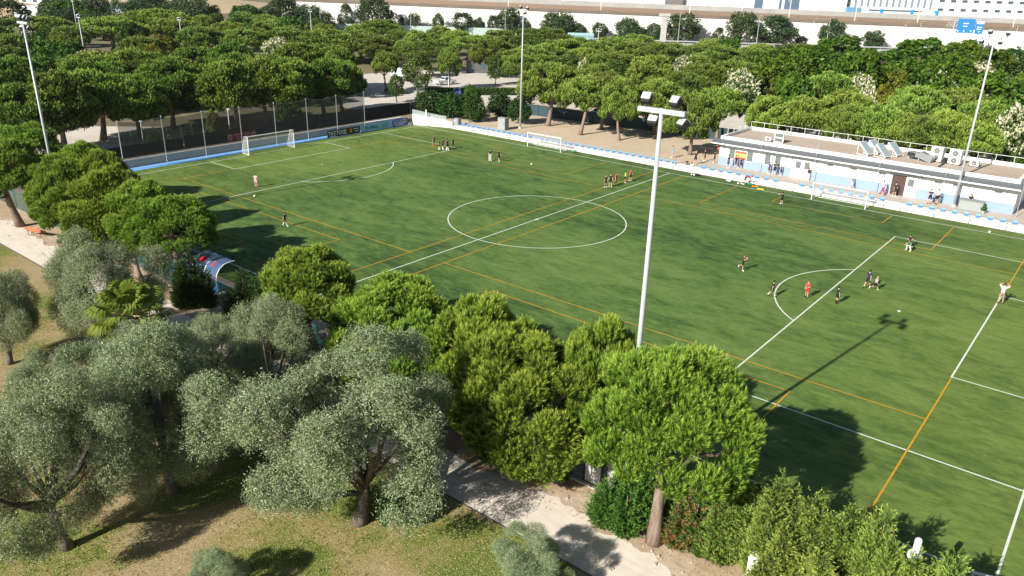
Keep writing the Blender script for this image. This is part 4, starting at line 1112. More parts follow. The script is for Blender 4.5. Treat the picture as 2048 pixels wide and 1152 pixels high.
POSES = {
    'stand': dict(arm=(4, 9, 14, 0)),
    'stand_b': dict(arm_l=(10, 12, 60, 30), arm_r=(2, 8, 10, 0), leg_l=(6, 5, 6), leg_r=(-4, 5, 4)),
    'crossed': dict(arm=(32, 10, 70, 55)),
    'walk': dict(lean=4, arm_l=(26, 7, 24, 0), arm_r=(-24, 7, 16, 0), leg_l=(-20, 3, 16), leg_r=(24, 3, 6)),
    'run': dict(lean=12, arm_l=(40, 10, 75, 10), arm_r=(-38, 12, 70, 0), leg_l=(-30, 3, 62), leg_r=(38, 3, 26)),
    'jog_hands': dict(lean=6, arm=(62, 16, 95, 30), leg_l=(-28, 3, 45), leg_r=(14, 3, 6)),
    'head_hands': dict(lean=2, arm=(120, 48, 60, 60), leg_l=(-8, 4, 6), leg_r=(12, 4, 4)),
    'reach': dict(arm_l=(66, 12, 22, 0), arm_r=(4, 9, 14, 0)),
    'bend': dict(lean=78, nod=-20, arm=(20, 8, 10, 0), leg=(-10, 6, 8)),
    'squat': dict(lean=34, arm=(40, 12, 40, 10), leg=(104, 14, 128)),
    'kneel': dict(lean=10, arm=(30, 10, 60, 20), leg_l=(82, 6, 88), leg_r=(-6, 4, 84)),
    'sit': dict(lean=8, arm=(30, 8, 50, 15), leg=(84, 8, 84), sit=.46),
}
BODY = {}
def protos(pose, trousers=False):
    key = (pose, trousers)
    if key in BODY: return BODY[key]
    J = pose_joints(POSES[pose])
    body, (c, hy, hz) = body_mesh('person_body', J, None)
    body.materials.clear(); body.materials.append(SKIN)
    w = mat('cloth_white', (.78, .78, .78), .85)
    shirt = sub_cloth(body, J, t_shirt, .016, 'shirt', w)
    shorts = sub_cloth(body, J, t_trousers if trousers else t_shorts, .02, 'trousers' if trousers else 'shorts', w)
    shoes = [sub_cloth(body, J, (lambda k: (lambda b_, t_: t_shoe(b_, t_) and (b_[2] == k)))(k), .012, 'shoe', SHOE) for k in 'lr']
    socks = [sub_cloth(body, J, (lambda k: (lambda b_, t_: t_sock(b_, t_) and (b_[2] == k)))(k), .007, 'sock', w) for k in 'lr']
    b = MB()
    # hair cap: rear and upper part of the head
    A = [Vector((1, 0, 0)), hy, hz]
    n, m_ = 12, 8
    vs_, fs_ = [], []
    for i in range(m_ + 1):
        th = math.pi * .62 * i / m_
        for k in range(n):
            ph = 2 * math.pi * k / n
            d = Vector((math.sin(th) * math.cos(ph), math.sin(th) * math.sin(ph), math.cos(th)))
            fr = max(0, d.y) * max(0, .75 - d.z)
            rr = .112 - .035 * min(1, fr * 2.2)
            vs_.append(c + (A[0] * d.x * rr + A[1] * d.y * rr * 1.08 + A[2] * d.z * rr * 1.1) + A[2] * .012 - A[1] * .012)
    for i in range(m_):
        for k in range(n): fs_.append((i * n + k, (i + 1) * n + k, (i + 1) * n + (k + 1) % n, i * n + (k + 1) % n))
    b.add(vs_, fs_)
    hair = b.mesh('hair', [w], True)
    fb = MB()
    for s in (-1, 1): fb.ell(tuple(c + Vector((s * .033, 0, 0)) + hy * .083 + hz * .012), (.012, .008, .008), 6, 4)
    eyes = fb.mesh('eyes', [mat('eye_dark', (.03, .025, .02), .3)])
    fb = MB().ell(tuple(c + hy * .08 - hz * .052), (.024, .01, .007), 6, 4)
    mouth = fb.mesh('mouth', [mat('lip', (.35, .12, .1), .5)])
    BODY[key] = dict(body=body, shirt=shirt, shorts=shorts, shoes=shoes, socks=socks, hair=hair, eyes=eyes, mouth=mouth)
    return BODY[key]
CL = dict(black=(.012, .013, .016), navy=(.018, .022, .06), white=(.8, .8, .78), pink=(.75, .42, .5), red=(.6, .03, .035), lime=(.5, .75, .12), green=(.01, .2, .09), grey=(.3, .31, .33),
          teal=(.12, .24, .32), maroon=(.3, .02, .07), plaid=(.3, .2, .17), dkgreen=(.01, .1, .04), blue=(.03, .09, .35), skin=None, brown=(.05, .028, .015), blond=(.42, .3, .14), dark=(.012, .01, .009), auburn=(.16, .06, .03), lblue=(.25, .35, .6))
def cloth(c): return mat('cloth_' + c, CL[c], .85, vary=.12, scale=12)
def person(label, x, y, z, h, face, pose='stand', shirt='black', shorts='black', socks='white', hair='dark', shoes='white', trousers=False, group=None):
    """face: heading in degrees, 0 looks to +Y, 90 to -X"""
    P = protos(pose, trousers)
    t = thing('person', label, 'person', (x, y, z), R(face), group, (h / 1.75,) * 3)
    def put(name, me, m=None):
        o = link(name, me, t)
        if m is not None and o.material_slots:
            o.material_slots[0].link = 'OBJECT'; o.material_slots[0].material = m
        return o
    bo = put('body', P['body']); put('shirt', P['shirt'], cloth(shirt)); put('trousers' if trousers else 'shorts', P['shorts'], cloth(shorts))
    for me in P['shoes']: put('shoe', me, cloth(shoes))
    if not trousers and socks:
        for me in P['socks']: put('sock', me, cloth(socks))
    put('hair', P['hair'], cloth(hair)); put('eyes', P['eyes']); put('mouth', P['mouth'])
    return t
PG = 'players on the pitch'; TG = 'people on the terrace'
for a in [
    ('person in a pale pink kit standing alone near the left goal', -31.25, -12.3, 0, 1.55, -150, 'stand', 'pink', 'pink', 'pink', 'dark', 'red'),
    ('person in black with white socks stepping forward beside the left tree shadow', -16.4, -19.0, 0, 1.42, -60, 'walk', 'black', 'black', 'white', 'dark', 'white'),
    ('person in dark green standing apart at the left of a group in black', -33.3, 18.7, 0, 1.5, -90, 'stand', 'dkgreen', 'dkgreen', None, 'brown', 'red'),
    ('person in black, frontmost at the left of the huddle', -31.0, 17.5, 0, 1.45, -60, 'stand_b', 'black', 'black', 'white', 'dark', 'white'),
    ('tall person in black with folded arms in the middle of the huddle', -30.5, 17.7, 0, 1.7, -30, 'crossed', 'black', 'black', 'white', 'dark', 'white'),
    ('person in black at the back of the huddle', -30.2, 18.3, 0, 1.62, 120, 'stand', 'black', 'black', 'white', 'dark', 'white'),
    ('person in black at the front right of the huddle', -29.8, 17.9, 0, 1.6, 60, 'stand_b', 'black', 'black', 'white', 'brown', 'white'),
    ('person in black standing one step right of the huddle', -30.3, 19.6, 0, 1.4, 90, 'stand', 'black', 'black', 'white', 'brown', 'white'),
    ('person in navy shirt and white trousers, left one of two walking together', -21.1, 17.1, 0, 1.63, -120, 'stand', 'navy', 'white', None, 'dark', 'white', True),
    ('person in black with bare legs, right one of two walking together', -19.85, 17.5, 0, 1.6, 60, 'walk', 'black', 'black', None, 'auburn', 'white'),
    ('person in black, left one of a close pair near the halfway line', -2.1, 16.2, 0, 1.5, -100, 'stand_b', 'black', 'black', 'black', 'auburn', 'white'),
    ('taller person in black, right one of a close pair near the halfway line', -1.75, 16.75, 0, 1.68, -150, 'stand', 'black', 'black', None, 'brown', 'white'),
    ('person in a red kit with dark hair next to the pair in black', -1.9, 18.2, 0, 1.45, -90, 'stand', 'red', 'red', 'navy', 'dark', 'white'),
    ('person in a lime green shirt and black shorts, arms folded', -1.5, 19.7, 0, 1.45, -60, 'crossed', 'lime', 'black', 'red', 'dark', 'white'),
    ('person in a red kit with reddish hair right of the lime shirt', -1.55, 21.0, 0, 1.45, -110, 'stand_b', 'red', 'black', None, 'auburn', 'white'),
    ('person in black jogging alone with hands raised to the face', 22.25, .26, 0, 1.42, -100, 'jog_hands', 'black', 'black', None, 'auburn', 'white'),
    ('person in black reaching one arm forward near the right far goal', 16.5, 24.0, 0, 1.35, 60, 'reach', 'black', 'black', None, 'dark', 'white'),
    ('small person in navy kneeling behind the crouching green shirt', 31.5, 17.6, 0, 1.5, -160, 'kneel', 'navy', 'black', None, 'dark', 'white'),
    ('person in a green shirt and pale trousers crouching by the penalty area corner', 31.95, 16.5, 0, 1.7, 150, 'squat', 'green', 'white', None, 'auburn', 'white', True),
    ('person in black walking at the edge of the white penalty arc', 26.55, -3.9, 0, 1.38, -50, 'walk', 'black', 'black', 'white', 'dark', 'black'),
    ('person in a red kit standing inside the right penalty arc', 28.7, -2.1, 0, 1.45, 160, 'stand_b', 'red', 'red', None, 'auburn', 'black'),
    ('person in black standing on the right penalty area line', 30.9, -1.7, 0, 1.42, -40, 'stand_b', 'black', 'black', 'black', 'dark', 'dark'),
    ('tall person in navy walking inside the right penalty area', 31.75, 3.35, 0, 1.62, -10, 'walk', 'navy', 'black', None, 'dark', 'black'),
    ('blond child in grey running beside the tall person in navy', 32.35, 3.4, 0, 1.25, -30, 'run', 'grey', 'black', None, 'blond', 'white'),
    ('person in a white shirt with hands on head walking along the goal-area line', 40.8, 7.3, 0, 1.75, -5, 'head_hands', 'white', 'plaid', None, 'brown', 'brown'),
    ('person in maroon and black bending down over the balls at the touchline', 9.65, 29.65, 0, 1.75, -70, 'bend', 'maroon', 'black', 'black', 'dark', 'white')]:
    person(*a[:6], *a[6:], group=PG)
for a in [
    ('person in a teal shirt and pale blue shorts alone on the sand', -3.25, 34.8, ZT, 1.65, 150, 'stand', 'teal', 'lblue', None, 'brown', 'white'),
    ('person in black sitting on the white steps, left of two', .25, 32.5, .1, 1.6, 180, 'sit', 'black', 'black', None, 'blond', 'black'),
    ('person in a white shirt sitting on the lower white step', 1.3, 31.9, -.05, 1.6, 170, 'sit', 'white', 'black', None, 'brown', 'white'),
    ('tall person in black standing at the top of the white steps', .95, 33.4, ZT, 1.8, 190, 'stand', 'black', 'black', None, 'blond', 'white'),
    ('person in black standing on the sand left of the clubhouse corner', 1.0, 36.0, ZT, 1.6, -90, 'stand_b', 'black', 'black', None, 'brown', 'white'),
    ('person in dark navy at the left corner of the clubhouse', 2.4, 36.1, ZT, 1.55, 90, 'stand', 'navy', 'navy', None, 'dark', 'white'),
    ('person in black leaning by the wall left of the flag', 5.1, 34.5, ZT, 1.72, -90, 'stand_b', 'black', 'black', None, 'dark', 'white'),
    ('person in navy walking in front of the flag, left of two', 5.9, 35.1, ZT, 1.7, 90, 'walk', 'navy', 'black', None, 'dark', 'white'),
    ('person in navy close to the wall below the flag', 6.5, 35.3, ZT, 1.5, 80, 'stand', 'navy', 'navy', None, 'auburn', 'white'),
    ('person in blue standing left of the bulky trio by the windows', 10.35, 35.2, ZT, 1.55, -100, 'stand', 'blue', 'navy', None, 'dark', 'white'),
    ('tall person in black in the middle of the trio by the windows', 11.2, 34.9, ZT, 1.78, 170, 'crossed', 'black', 'navy', None, 'dark', 'white'),
    ('small person in navy at the right of the trio by the windows', 11.9, 35.3, ZT, 1.35, 100, 'stand_b', 'navy', 'navy', None, 'dark', 'white'),
    ('person in a navy shirt and white trousers in front of the double door', 15.4, 35.2, ZT, 1.62, 60, 'stand', 'navy', 'white', None, 'dark', 'white', True),
    ('person in a grey shirt walking along the plain wall', 20.75, 35.0, ZT, 1.5, 90, 'walk', 'grey', 'white', None, 'brown', 'white'),
    ('person in a white shirt and dark trousers striding past the net post', 24.4, 34.5, ZT, 1.75, 80, 'walk', 'white', 'maroon', None, 'dark', 'brown', True),
    ('person in navy waiting left of the open doorway', 25.6, 34.8, ZT, 1.68, -120, 'stand_b', 'navy', 'navy', None, 'dark', 'white'),
    ('person in black with folded arms left of the white shirt by the mast', 29.5, 34.2, ZT, 1.7, 180, 'crossed', 'black', 'black', None, 'dark', 'brown'),
    ('person in a white shirt and black shorts beside the right mast', 30.15, 34.6, ZT, 1.78, 150, 'stand_b', 'white', 'black', None, 'dark', 'brown'),
    ('person in black half hidden behind the grey concrete box', 33.3, 35.3, ZT, 1.68, 180, 'stand', 'black', 'black', None, 'dark', 'white'),
    ('person in dark blue sitting under the playground pines', -18.5, 43.4, ZT, 1.5, 180, 'squat', 'blue', 'blue', None, 'dark', 'white')]:
    person(*a[:6], *a[6:], group=TG)
for a in [
    ('dark-clad person walking behind the ball-stop net, left one', -57.2, -8.6, ZT, 1.6, 40, 'walk', 'navy', 'black', None, 'dark', 'white'),
    ('dark-clad person walking behind the ball-stop net, right one', -57.6, -3.1, ZT, 1.65, 20, 'stand', 'brown', 'black', None, 'dark', 'white')]:
    person(*a[:6], *a[6:], group='walkers behind the net')

# ------------------------------------------------------------------ balls and training kit
bproto = None
for lb, x, y in [('white football lying by the thin mast shadow near the left goal', -27.7, -14.9), ('white football beside the white steps, left one of two', 2.6, 29.3), ('white football beside the white steps, right one of two', 2.95, 29.3),
                 ('white football left of the bending person', 9.0, 29.15), ('white football at the feet of the bending person', 9.35, 29.35), ('white football lying on the far centre of the pitch', -15.65, 19.2), ('white football on the right far touchline', 36.6, 28.4)]:
    t = thing('football', lb, 'ball', (x, y, .13), group='white footballs')
    if bproto is None:
        bm = bmesh.new(); bmesh.ops.create_icosphere(bm, subdivisions=2, radius=.125)
        me = bpy.data.meshes.new('cover'); bm.to_mesh(me); bm.free(); me.materials.append(WHITE); me.polygons.foreach_set('use_smooth', [True] * len(me.polygons))
        b = MB()
        for k in range(12):
            d = Vector((math.cos(k * 2.4) * math.sin(math.acos(1 - 2 * (k + .5) / 12)), math.sin(k * 2.4) * math.sin(math.acos(1 - 2 * (k + .5) / 12)), 1 - 2 * (k + .5) / 12))
            u = d.orthogonal().normalized(); v = d.cross(u)
            b.add([d * .1265 + (u * math.cos(a * 1.2566) + v * math.sin(a * 1.2566)) * .03 for a in range(5)], [tuple(range(5))])
        bproto = (me, b.mesh('patches', DARKM))
    link('cover', bproto[0], t); link('patches', bproto[1], t)
def bag(label, x, y, c, name='kit_bag'):
    t = thing(name, label, 'bag', (x, y, .01))
    b = MB(); b.ell((0, 0, .16), (.34, .2, .16), 12, 8); b.build('bag_body', cloth(c), t, True)
    MB().tube([(-.18, 0, .29), (-.1, 0, .42), (.1, 0, .42), (.18, 0, .29)], .018, 6).build('strap', DARKM, t)
bag('black kit bag right of the two balls by the steps', 3.3, 29.5, 'black')
bag('green kit bag right of the bending person', 10.3, 29.7, 'green')
bag('green bag lying on the turf behind the far left small goal', -16.2, 29.9, 'green')
bag('white bag lying by the touchline left of the balls', 7.6, 29.5, 'white')
for i, (x, y, c, lb) in enumerate([(11.0, 29.55, 'red', 'orange marker cones stacked near the bending person'), (12.05, 28.75, 'lime', 'flat yellow marker cones on the touchline')]):
    t = thing('marker_cones', lb, 'cones', (x, y, .012))
    m = mat('cone_' + c, (.8, .25, .03) if i == 0 else (.8, .55, .04), .5)
    for k in range(3): MB().lathe([(.16, 0), (.15, .02), (.06, .1), (.05, .1)], 12, (.25 * (k - 1), .05 * k, 0)).build('cone', m, t)
t = thing('paper_scrap', 'white scrap of paper on the turf above the mast shadow', 'litter', (35.1, .12, .012))
MB().add([(-.1, -.06, 0), (.1, -.05, .02), (.11, .07, .0), (-.09, .06, .03)], [(0, 1, 2), (0, 2, 3)]).build('sheet', WHITE, t)

# ------------------------------------------------------------------ vehicles
def car(label, x, y, rz, colour, kind='car', z=ZT, group=None):
    t = thing('parked_car' if kind == 'car' else kind, label, 'car' if kind == 'car' else kind.split('_')[-1], (x, y, z), rz, group)
    if kind == 'car': Lh, Wd, prof, cab = 2.15, .88, [(-2.1, .35), (-2.15, .75), (-1.9, .95), (1.1, .98), (2.0, .82), (2.15, .55), (2.1, .33)], [(-1.75, .95), (-1.25, 1.42), (.2, 1.46), (1.0, .97)]
    elif kind == 'pickup': Lh, Wd, prof, cab = 2.5, .92, [(-2.5, .5), (-2.5, 1.1), (1.2, 1.12), (2.4, 1.0), (2.5, .6), (2.45, .45)], [(-.7, 1.1), (-.5, 1.72), (.6, 1.74), (1.25, 1.1)]
    else: Lh, Wd, prof, cab = 2.7, .97, [(-2.7, .4), (-2.7, 1.3), (1.7, 1.3), (2.5, 1.1), (2.7, .7), (2.65, .4)], [(-2.68, 1.3), (-2.6, 2.2), (.9, 2.25), (1.75, 1.3)]
    m = mat('car_' + colour, CARC[colour], .28, .1, spec=.6, vary=.03)
    b = MB()
    def extr(pr, w0, w1, zt):
        n = len(pr); zs = [q[1] for q in pr]; z0, z1 = min(zs), max(zs)
        def wd(z): return w0 + (w1 - w0) * ((z - z0) / (z1 - z0)) if z1 > z0 else w0
        v = [(px, -wd(pz), pz) for px, pz in pr] + [(px, wd(pz), pz) for px, pz in pr]
        f = [tuple(reversed(range(n))), tuple(range(n, 2 * n))] + [(i, (i + 1) % n, n + (i + 1) % n, n + i) for i in range(n)]
        b.add(v, f)
    extr(prof, Wd, Wd * .95, 0); extr(cab, Wd * .93, Wd * .74, 0)
    b.build('body', m, t)
    # glass
    (x0, z0), (x1, z1), (x2, z2), (x3, z3) = cab
    wb, wt = Wd * .93, Wd * .74
    def gl(q): MB().add(q, [(0, 1, 2, 3)]).build('window', GLASS, t)
    e = .012
    def lerp(p, q, k): return p + (q - p) * k
    for k0, k1, sg in ((0.12, .88, 1), (.12, .88, -1)):
        if sg > 0: X = (lerp(x3, x2, k0), lerp(x3, x2, k1)); Zs = (lerp(z3, z2, k0), lerp(z3, z2, k1)); off = .02
        else: X = (lerp(x0, x1, k0), lerp(x0, x1, k1)); Zs = (lerp(z0, z1, k0), lerp(z0, z1, k1)); off = -.02
        if kind == 'van' and sg < 0: continue
        w0_, w1_ = lerp(wb, wt, k0) - .06, lerp(wb, wt, k1) - .06
        gl([(X[0] + off, -w0_, Zs[0] + .01), (X[0] + off, w0_, Zs[0] + .01), (X[1] + off, w1_, Zs[1] + .01), (X[1] + off, -w1_, Zs[1] + .01)])
    xa, xb = (x0, x1) if kind != 'van' else (x2 - .9, x2 - .8)
    for s in (-1, 1):
        w0_, w1_ = lerp(wb, wt, .12) + e, lerp(wb, wt, .85) + e
        gl([(lerp(xa, xb, .12) + .12, s * w0_, lerp(z0, z1, .12)), (lerp(x3, x2, .12) - .12, s * w0_, lerp(z3, z2, .12)), (lerp(x3, x2, .85) - .05, s * w1_, lerp(z3, z2, .85)), (lerp(xa, xb, .85) + .05, s * w1_, lerp(z0, z1, .85))])
    for sx in (-.62, .62):
        for s in (-1, 1):
            c = (sx * Lh, s * (Wd - .08), .33)
            w = MB().tube([(c[0], c[1] - .1, c[2]), (c[0], c[1] + .1, c[2])], .33, 14).build('wheel', RUBBER, t)
            MB().tube([(c[0], c[1] + s * .101, c[2]), (c[0], c[1] + s * .115, c[2])], .2, 10).build('rim', GREYM, w)
    for s in (-1, 1):
        xf = max(p_[0] for p_ in prof)
        MB().bbox(xf - .12, xf + .015, s * Wd * .68 - .14, s * Wd * .68 + .14, .62, .76, .02).build('headlight', mat('headlight_glass', (.7, .72, .72), .15), t)
        xr = min(p_[0] for p_ in prof)
        MB().bbox(xr - .012, xr + .1, s * Wd * .75 - .1, s * Wd * .75 + .1, .65, .8, .02).build('tail_light', mat('tail_red', (.4, .02, .02), .2), t)
    return t
CARC = dict(white=(.8, .8, .8), blue=(.04, .1, .3), dark=(.02, .025, .03), silver=(.5, .52, .54), red=(.4, .03, .03), teal=(.3, .48, .5), pale=(.6, .64, .68), navy=(.03, .05, .12))
PK = 'vehicles in the park car park'
car('white pickup truck parked in the shade of a pine by the lamp post', -76.5, 66.2, R(80), 'white', 'pickup', group=PK)
car('dark blue car parked behind the clipped hedge', -63.8, 56.6, R(128), 'blue', group=PK)
car('pale van parked left of the tall linden tree', -91.5, 67.5, R(20), 'pale', 'van', group=PK)
car('dark car parked by the small linden sapling', -73.5, 48.5, R(35), 'dark', group=PK)
car('silver car parked under trees behind the sand playground', -28.8, 56.5, R(15), 'silver', group=PK)
car('red car parked in the shade behind the clubhouse roof railing', 16.3, 54.5, R(10), 'red', group=PK)
car('blue van parked in the shade behind the clubhouse roof railing', 10.2, 54.8, R(10), 'blue', 'van', group=PK)
car('dark car parked in the shade right of the red car', 21.5, 53.5, R(10), 'dark', group=PK)
car('pale van at the foot of the hill shrubs on the left', -230, 158, R(30), 'pale', 'van', group=PK)
HW = 'vehicles on the motorway'
ang = math.atan2(WD.y, WD.x)
for i, (s, n, c, k, lb) in enumerate([(-42, -30, 'white', 'car', 'white car leaving the pine crowns on the motorway'), (13, -31, 'white', 'car', 'white car low on the motorway next to a lamp post'), (36, -30, 'dark', 'car', 'dark car on the near lane of the motorway'),
                                  (48, -17, 'white', 'car', 'white car on the far lane beyond the guard rail'), (62, -30, 'navy', 'car', 'navy car just left of the plane trees'), (97, -17, 'white', 'car', 'white car between the plane tree tops'),
                                  (114, -17, 'dark', 'car', 'dark car below the blue motorway sign'), (120, -17, 'dark', 'car', 'dark car behind the right floodlight mast'), (-12, -17, 'white', 'van', 'white van on the far lane above the pines'),
                                  (-60, -17, 'white', 'van', 'white van on the far lane left of the middle mast'), (-23, -17, 'dark', 'car', 'dark car between the bus and the white van')]):
    q = wp(s, n, ZT + .04); o = car(lb, q[0], q[1], ang + (math.pi if n > -24 else 0), c, k, ZT + .04, HW)
    if k == 'car': o.name = 'motorway_car'
t = thing('bus', 'pale teal bus on the far lane of the motorway', 'bus', wp(-30, -16, ZT + .04), ang, HW)
MB().bbox(-5, 5, -1.25, 1.25, .35, 3.1, .15).build('body', mat('car_teal', CARC['teal'], .3), t)
MB().box(-4.6, 4.6, -1.27, -1.253, 1.4, 2.4).build('window', mat('bus_glass', (.2, .32, .34), .2), t)
for x in (-3.2, 3.2):
    for s in (-1, 1):
        w = MB().tube([(x, s * 1.1 - .12, .48), (x, s * 1.1 + .12, .48)], .48, 14).build('wheel', RUBBER, t)
        MB().tube([(x, s * 1.225, .48), (x, s * 1.24, .48)], .28, 10).build('rim', GREYM, w)
# ------------------------------------------------------------------ foliage meshes
def np_mesh(name, V, k, tint, m, smooth=False):
    """V: (n*k,3) corners of n separate k-gons, tint per corner"""
    n = len(V) // k
    me = bpy.data.meshes.new(name)
    me.vertices.add(len(V)); me.vertices.foreach_set('co', np.ascontiguousarray(V, np.float32).ravel())
    me.loops.add(len(V)); me.loops.foreach_set('vertex_index', np.arange(len(V), dtype=np.int32))
    me.polygons.add(n); me.polygons.foreach_set('loop_start', np.arange(0, len(V), k, dtype=np.int32)); me.polygons.foreach_set('loop_total', np.full(n, k, np.int32))
    me.update(calc_edges=True)
    at = me.attributes.new('tint', 'FLOAT', 'POINT'); at.data.foreach_set('value', np.ascontiguousarray(np.clip(tint, 0, 1), np.float32))
    me.materials.append(m)
    return me
def unit(a): return a / np.maximum(1e-9, np.linalg.norm(a, axis=-1, keepdims=True))
def rdirs(g, n):
    return unit(g.normal(size=(n, 3)))
def tufts(g, P, A, L, rad, needles, w, t0=.0, t1=1.0, tiltmin=.35, jit=.18, tip=True):
    """brush-like shoots: P base points, A axes, needles thin triangles round each axis"""
    n = len(P)
    Lr = L * g.uniform(.7, 1.25, (n, 1))
    t = np.tile(np.linspace(.05, 1.0, needles)[None, :], (n, 1)) + g.uniform(-.04, .04, (n, needles))
    B = P[:, None, :] + A[:, None, :] * (Lr * t)[:, :, None]
    side = np.cross(A[:, None, :], g.normal(size=(n, needles, 3))); side = unit(side)
    fw = g.uniform(tiltmin, tiltmin + .6, (n, needles, 1)) + t[:, :, None] * .7
    D = unit(side + A[:, None, :] * fw)
    ln = rad * g.uniform(.75, 1.3, (n, needles, 1)) * (1.15 - .45 * t[:, :, None])
    S = unit(np.cross(D, g.normal(size=(n, needles, 3)))) * w
    V = np.stack([B - S, B + S, B + D * ln], 2).reshape(-1, 3)
    base = g.uniform(0, 1, (n, 1)) * jit * 2 - jit
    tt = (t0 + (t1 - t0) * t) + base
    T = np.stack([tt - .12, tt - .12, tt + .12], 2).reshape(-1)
    return V, T
def leaves(g, P, size, aspect, nrm=None, flat=0.0, tint=None):
    """rhombic leaves at points P"""
    n = len(P)
    d = rdirs(g, n)
    if nrm is not None: d = unit(d * (1 - flat) + nrm * flat)
    u = unit(np.cross(d, rdirs(g, n))); v = np.cross(d, u)
    s = size * g.uniform(.6, 1.35, (n, 1))
    V = np.stack([P - u * s, P - v * s * aspect, P + u * s, P + v * s * aspect], 1).reshape(-1, 3)
    T = g.uniform(0, 1, n) if tint is None else tint
    return V, np.repeat(T, 4)
def dome(g, n, zmin, jitter=.25):
    i = np.arange(n) + .5
    z = 1 - (1 - zmin) * i / n; ph = i * 2.39996 + g.uniform(0, 6)
    r = np.sqrt(np.maximum(0, 1 - z * z))
    return unit(np.stack([r * np.cos(ph), r * np.sin(ph), z], 1) + g.normal(size=(n, 3)) * jitter)
def trunk_mesh(name, g, H, r0, lobes, m, zsplit, bend=.25, nl=9, limb_r=.32, two=False):
    b = MB()
    p = [Vector((0, 0, -.15))]; rs = [r0 * 1.35]
    bx, by = g.uniform(-bend, bend, 2)
    for i in range(1, 7):
        f = i / 6; p.append(Vector((bx * math.sin(f * 2.2), by * math.sin(f * 2.0), zsplit * f))); rs.append(r0 * (1 - .42 * f) * (1.12 if i == 1 else 1))
    b.tube(p, rs, 10)
    top = p[-1]
    idx = np.argsort(g.uniform(size=len(lobes)))[:nl]
    for i in idx:
        c = Vector(lobes[i][:3]); s0 = p[4 + int(g.integers(0, 3))]
        mid = s0.lerp(c, .5) + Vector((0, 0, -.12 * (c - s0).length + .1)); 
        b.tube([s0, mid, c], [r0 * limb_r * 1.4, r0 * limb_r, r0 * .1], 6)
        for q in range(2):
            e = c + Vector(g.normal(size=3) * .55 * lobes[i][3]); b.tube([mid.lerp(c, .4), e], [r0 * .14, r0 * .05], 4)
    return b.mesh(name, m, True)

def pine(seed, Rr, ztop, zbot, nlobe, ntuft, needles, L, rad, w, m, lr=(.19, .27), zmin=-.5, fwd=.5):
    g = np.random.default_rng(seed)
    D = dome(g, nlobe, zmin, .14)
    rl = g.uniform(*lr, nlobe) * Rr
    zc = zbot + .42 * (ztop - zbot)
    up_, dn = ztop - zc, zc - zbot
    asym = 1 + .16 * np.sin(np.arctan2(D[:, 1], D[:, 0]) * 2 + g.uniform(0, 6)) + g.uniform(-.12, .08, nlobe)
    C = np.stack([D[:, 0] * (Rr * asym - rl), D[:, 1] * (Rr * asym - rl), zc + np.where(D[:, 2] > 0, D[:, 2] * (up_ - rl * .8) * g.uniform(.85, 1.05, nlobe), D[:, 2] * np.maximum(.1, dn - rl * .6))], 1)
    Vs, Ts = [], []
    for c, r, d in zip(C, rl, D):
        q = rdirs(g, ntuft)
        keep = (q @ unit(d * .75 + np.array([0, 0, .65])) > -.12)
        q = q[keep]
        P = c + q * np.array([r, r, r * .95]) * g.uniform(.7, 1.0, (len(q), 1))
        A = unit(q * .55 + np.array([0, 0, .8]) + g.normal(size=q.shape) * .2)
        P = P - A * L * .45
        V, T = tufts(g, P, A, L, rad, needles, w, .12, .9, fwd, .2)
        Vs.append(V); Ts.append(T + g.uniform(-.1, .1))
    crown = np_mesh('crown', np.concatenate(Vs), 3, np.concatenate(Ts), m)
    lob = [(*c, r) for c, r in zip(C, rl)]
    trunk = trunk_mesh('trunk', g, ztop, .034 * ztop, lob, BARK_PINE, zbot + .35 * (ztop - zbot), .35, 10)
    return dict(trunk=trunk, crown=crown, R=Rr, H=ztop)
def olive(seed, Rr, H, nlobe, nspr, m, nl=9, size=.085, asp=.32, bark=BARK_OLIVE, L=.5, zb=.2):
    g = np.random.default_rng(seed)
    D = dome(g, nlobe, -.6, .34)
    rl = g.uniform(.13, .29, nlobe) * Rr
    zc = H * .52
    rag = g.uniform(.55, 1.12, nlobe) * (1 + .2 * np.sin(np.arctan2(D[:, 1], D[:, 0]) * 3 + g.uniform(0, 6)))
    C = np.stack([D[:, 0] * (Rr - rl) * rag, D[:, 1] * (Rr - rl) * rag, zc + D[:, 2] * np.where(D[:, 2] > 0, H * .5 - rl * .7, H * (.5 - zb)) * np.clip(rag, .7, 1.1)], 1)
    Vs, Ts = [], []
    for c, r, d in zip(C, rl, D):
        q = rdirs(g, nspr); q = q[(q @ unit(d + np.array([0, 0, .3])) > -.3)]
        n = len(q)
        P0 = c + q * r * g.uniform(.35, .95, (n, 1)) ** .6
        A = unit(q + d * .3 + g.normal(size=(n, 3)) * .45 + np.array([0, 0, .25]))
        t = g.uniform(0, 1, (n, nl))
        P = (P0[:, None] + A[:, None] * (L * t)[:, :, None] + g.normal(size=(n, nl, 3)) * .05).reshape(-1, 3)
        base = np.repeat(g.uniform(0, 1, n), nl)
        V, T = leaves(g, P, size, asp, np.repeat(A, nl, 0), .25, np.clip(base * .5 + g.uniform(0, .5, n * nl), 0, 1))
        Vs.append(V); Ts.append(T)
    crown = np_mesh('crown', np.concatenate(Vs), 4, np.concatenate(Ts), m)
    trunk = trunk_mesh('trunk', g, H, .036 * H, [(*c, r) for c, r in zip(C, rl)], bark, H * .3, .3, 12, .4)
    return dict(trunk=trunk, crown=crown, R=Rr, H=H)
